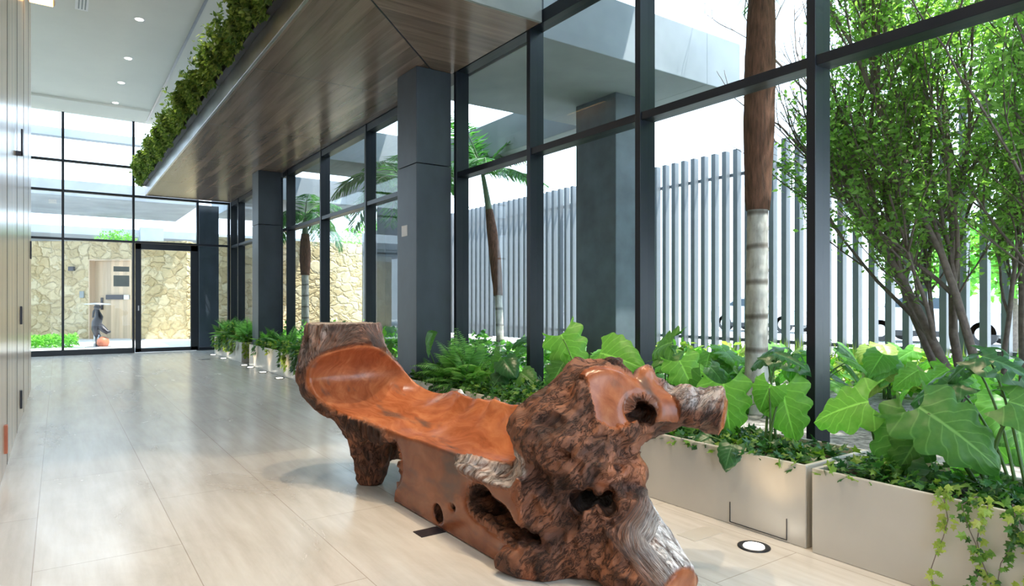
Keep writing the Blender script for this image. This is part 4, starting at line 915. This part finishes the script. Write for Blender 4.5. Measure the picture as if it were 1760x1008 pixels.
for pts, lvl in segs:
    if lvl < 1: continue
    m_ = {1: 26, 2: 24, 3: 20}[lvl]
    for q in range(m_):
        u = tr.uniform(.25, .999) * (len(pts) - 1); i = int(u); p = pts[i].lerp(pts[i + 1], u - i)
        if (p.z < 1.1 and tr.random() < .75) or p.y > 3.62 - .1 * abs(p.z - 1.9): continue
        Pp.append(tuple(p + Vector((tr.gauss(0, .035), tr.gauss(0, .035), tr.gauss(0, .035))))); Dd.append((tr.gauss(0, 1), tr.gauss(0, 1), tr.gauss(-.1, .6)))
Pp = np.array(Pp); Dd = np.array(Dd); print('tree leaves', len(Pp))
f_ = scatter('foliage', LEAF, Pp, Dd, RNG.uniform(.036, .066, len(Pp)), M['leaf_tree'], tree, tilt=1.); f_['kind'] = 'stuff'

# ---- beyond the far glass: hedge, sculpture, tree over the stone wall
hd = thing('hedge', 'low clipped green hedge just outside the far glass wall at the left', 'hedge', (-.6, 21.2, 0))
n = 3800; P = np.stack([RNG.uniform(-2.4, .42, n), RNG.uniform(20.9, 21.9, n), RNG.uniform(.02, .30, n)], 1)
scatter('foliage', LEAF, P, RNG.normal(0, 1, (n, 3)) + (0, 0, .6), RNG.uniform(.06, .11, n), M['leaf_bright'], hd)
far = thing('garden_tree', 'pale leafy tree top rising above the stone wall outside', 'tree', (1.6, 27.5, 0))
n = 900; c = RNG.normal(0, 1, (n, 3)); c /= np.linalg.norm(c, axis=1, keepdims=True); c *= RNG.random((n, 1)) ** .4
P = c * (.75, .6, .42) + (1.75, 27.8, 3.42); scatter('foliage', LEAF, P, RNG.normal(0, 1, (n, 3)), RNG.uniform(.06, .11, n), M['leaf_bright'], far)
mb = MB(); mb.tube([(1.5, 27.6, 0), (1.45, 27.7, 1.5), (1.3, 27.8, 3.2)], [.09, .07, .03], 8); mb.tube([(1.45, 27.7, 1.5), (1.9, 27.8, 3.0)], [.05, .02], 6); mb.build('trunk', M['twig'], far)
for i, (x, y, z, s) in enumerate(((10.8, 16.8, 0, 1.1), (11.5, 26.0, 0, 1.5), (14, 4.5, 0, .9))):
    tt = thing('street_tree', ['round leafy street tree showing above the fence behind the slim palm', 'leafy street tree beyond the far end of the fence', 'small street tree behind the fence at the right'][i], 'tree', (x, y, z), 'street trees beyond the fence')
    n = 2600; c = RNG.normal(0, 1, (n, 3)); c /= np.linalg.norm(c, axis=1, keepdims=True); c *= RNG.random((n, 1)) ** .4
    scatter('foliage', LEAF, c * (1.3 * s, 2.2 * s, .8 * s) + (x, y, (3.05, 3.6, 2.0)[i]), RNG.normal(0, 1, (n, 3)), RNG.uniform(.12, .2, n), M['leaf_bright'], tt)
    MB().tube([(x, y, -.02), (x, y, 2.6 if i < 2 else 1.6)], [.12, .05], 8).build('trunk', M['twig'], tt)
# sculpture: slender twisted dark figure carrying a flat disc, on a terracotta ball
sc_ = thing('sculpture', 'dark slender figure balancing a flat disc on its head, outside the far glass wall', 'sculpture', (.87, 20.5, 0))
mb = MB(); q = Vector((.87, 20.5, 0))
def T(x, z, y=0): return q + Vector((x * .82, -x * .57 + y, z))
mb.tube([T(-.02, .30), T(-.07, .48), T(-.04, .66), T(.02, .82), T(-.02, .96), T(-.03, 1.02)], [.07, .10, .12, .10, .055, .04], 12)
mb.tube([T(-.03, 1.0), T(-.03, 1.06), T(-.02, 1.13)], [.05, .085, .05], 12); mb.build('figure', M['bronze'], sc_)
MB().tube([T(.03, .60), T(.14, .48), T(.24, .40), T(.32, .42)], [.07, .08, .06, .03], 8).build('coat_tail', M['bronze'], sc_)
MB().tube([T(-.02, .84), T(-.14, .80), T(-.12, .95), T(-.06, 1.05)], [.04, .03, .03, .02], 8).build('arm', M['bronze'], sc_)
mb = MB(); mb.lathe([(.02, 0), (.30, .005), (.31, .025), (.10, .05), (.02, .055)], tuple(T(-.02, 1.13))); mb.build('disc', M['steel'], sc_)
for s in (-.07, .03): MB().tube([T(s, .34), T(s - .01, .16), T(s, .02)], [.05, .04, .05], 8).build('leg', M['steel'], sc_)
mb = MB(); mb.lathe([(.02, 0), (.11, .02), (.15, .12), (.13, .22), (.06, .28), (.02, .285)], tuple(T(.13, .0))); mb.build('ball', M['terracotta'], sc_)
mb = MB(); mb.lathe([(.30, 0), (.30, .02), (.28, .03)], tuple(q)); mb.build('base', M['steel'], sc_)
# ================================================================ green wall on the mezzanine edge
gwall = thing('green_wall', 'dense hanging band of green plants along the mezzanine edge overhead', 'green wall', (1.62, 11, 3.95))
MB().box(1.62, 1.70, Y0 + .1, YW - .06, 3.96, 4.18, .01).build('backing_panel', M['black'], gwall)
n = 30000; Y = RNG.uniform(Y0 + .1, YW - .08, n); zt = 4.20 + .022 * (Y - 8) + .06 * np.sin(Y * 3.1) + .05 * np.sin(Y * 7.3 + 1); Z = 3.97 + (zt - 3.97) * RNG.random(n) ** .95
prof = .04 + .12 * np.clip((Z - 3.95) / .35, 0, 1) + .05 * np.sin(Y * 5 + Z * 4) + .04 * np.sin(Y * 13 - Z * 6)
P = np.stack([1.61 - prof * RNG.random(n) ** .45, Y, Z], 1); D = np.stack([RNG.normal(-.5, .5, n), RNG.normal(0, .6, n), RNG.normal(-.35, .6, n)], 1)
f_ = scatter('foliage', LEAF, P, D, RNG.uniform(.035, .085, n), M['leaf_wall'], gwall, tilt=.8); f_['kind'] = 'stuff'
# sprigs standing proud
n = 1500; k = RNG.integers(0, 110, n); sy = RNG.uniform(Y0 + .3, YW - .4, 110); sz = RNG.uniform(4.0, 4.3, 110); sl = RNG.uniform(.02, .16, 110); u = RNG.random(n)
P = np.stack([1.50 - sl[k] * u + RNG.normal(0, .02, n), sy[k] + RNG.normal(0, .03, n), sz[k] + .16 * u + RNG.normal(0, .02, n)], 1)
scatter('sprigs', LEAF, P, RNG.normal(0, 1, (n, 3)), RNG.uniform(.04, .09, n), M['leaf_wall'], gwall, tilt=.9)
# ================================================================ lamps and small fittings
def downlight(x, y, label, watts=100, col=(1, .92, .80)):
    t = thing('downlight', label, 'ceiling light', (x, y, ZC), 'recessed ceiling downlights')
    mb = MB(); mb.lathe([(.052, -.004), (.075, -.006), (.078, 0), (.078, .001)], (x, y, ZC)); mb.build('trim_ring', M['white'], t)
    mb = MB(); mb.lathe([(.001, -.0075), (.055, -.0075), (.055, -.003), (.001, -.003)], (x, y, ZC)); mb.build('lens', M['glow'], t)
    lamp('downlight_lamp', 'SPOT', (x, y, ZC - .03), (0, 0, 0), watts, col, spot_size=R(75), spot_blend=.8, shadow_soft_size=.05)
for i, y in enumerate((11.43, 13.37, 14.93, 16.5, 8.6, 5.9, 3.2)):
    downlight(1.015, y, ['recessed ceiling downlight nearest the top edge of the view', 'second recessed ceiling downlight from the top', 'third recessed ceiling downlight from the top', 'recessed ceiling downlight farthest away, near the glass', 'recessed ceiling downlight above the hall floor', 'recessed ceiling downlight above the bench', 'recessed ceiling downlight above the near end of the bench'][i])
for x, y, lab in ((2.35, 3.3, 'recessed ceiling downlight above the seat of the bench'), (2.3, 1.6, 'recessed ceiling downlight above the near planter'), (2.0, 4.4, 'recessed ceiling downlight above the stump end of the bench')):
    t = downlight(x, y, lab, 230, (1, .76, .50))
vt = thing('air_diffuser', 'slim linear air slot in the ceiling near the wood wall', 'air vent', (.28, 11.0, ZC))
MB().box(.20, .36, 9.0, 11.55, ZC - .008, ZC + .002, .003).build('frame', M['white'], vt)
for x in (.235, .275, .315): MB().box(x, x + .018, 9.05, 11.5, ZC - .011, ZC - .004).build('slot', M['grey'], vt)
# amber-lit box lamp hung high by the wood wall
pl = thing('pendant_lamp', 'box-shaped pendant lamp with a glowing amber underside high by the wood wall', 'lamp', (-.14, 9.3, 4.5))
MB().box(-.29, -.03, 8.2, 9.25, 4.62, 5.05, .02).build('shade', M['oak'], pl); MB().box(-.27, -.05, 8.23, 9.22, 4.605, 4.63, .005).build('glowing_panel', M['amber'], pl)
for y in (8.4, 9.0): MB().tube([(-.16, y, 5.05), (-.16, y, ZC)], .008, 6).build('rod', M['steel'], pl)
# floor uplights along the planters
def uplight(x, y, label, on=True):
    t = thing('floor_light', label, 'floor light', (x, y, 0), 'recessed floor uplights along the planters')
    mb = MB(); mb.lathe([(.001, .0), (.078, .0), (.078, .004), (.074, .006), (.054, .0062), (.052, .004), (.001, .004)], (x, y, 0)); mb.build('ring', M['frame'], t)
    mb = MB(); mb.lathe([(.001, .004), (.050, .004), (.048, .008), (.001, .010)], (x, y, 0)); mb.build('lens', M['glow'], t)
    lamp('floor_lamp', 'SPOT', (x, y, .03), (PI, 0, 0), 4, (1, .70, .38), spot_size=R(110), spot_blend=.9, shadow_soft_size=.04)
for x, y, lab in ((2.80, 1.96, 'glowing round floor light nearest the camera, in front of the service hatch'), (2.80, .62, 'floor light just out of view at the foot of the nearest planter'), (2.80, 4.6, 'floor light behind the bench'), (2.82, 9.0, 'floor light hidden behind the bench stump'),
                  (2.86, 10.55, 'floor light first left of the bench stump'), (2.87, 11.6, 'floor light second left of the bench stump'), (2.90, 13.1, 'floor light at the foot of the farther column'), (2.90, 12.62, 'floor light just before the farther column'), (2.89, 14.95, 'floor light before the farthest planter, middle'), (2.89, 16.1, 'floor light at the far end of the farthest planter')):
    uplight(x, y, lab)
fp_ = MB().box(1.52, 1.66, 3.00, 3.10, 0, .004, .0015).build('floor_outlet', M['bronze']); meta(fp_, 'flat dark metal outlet cover in the floor at the bench foot', 'floor outlet')
fp_ = MB().box(2.40, 2.62, 14.9, 15.0, 0, .003, .001).build('floor_outlet', M['bronze']); meta(fp_, 'flat dark outlet cover in the floor far down the hall near the planters', 'floor outlet')
fp_ = MB().box(2.62, 2.84, 2.17, 2.29, 0, .002, .0008).build('floor_patch', M['planter']); meta(fp_, 'grey inset floor tile beside the glowing floor light', 'floor tile')
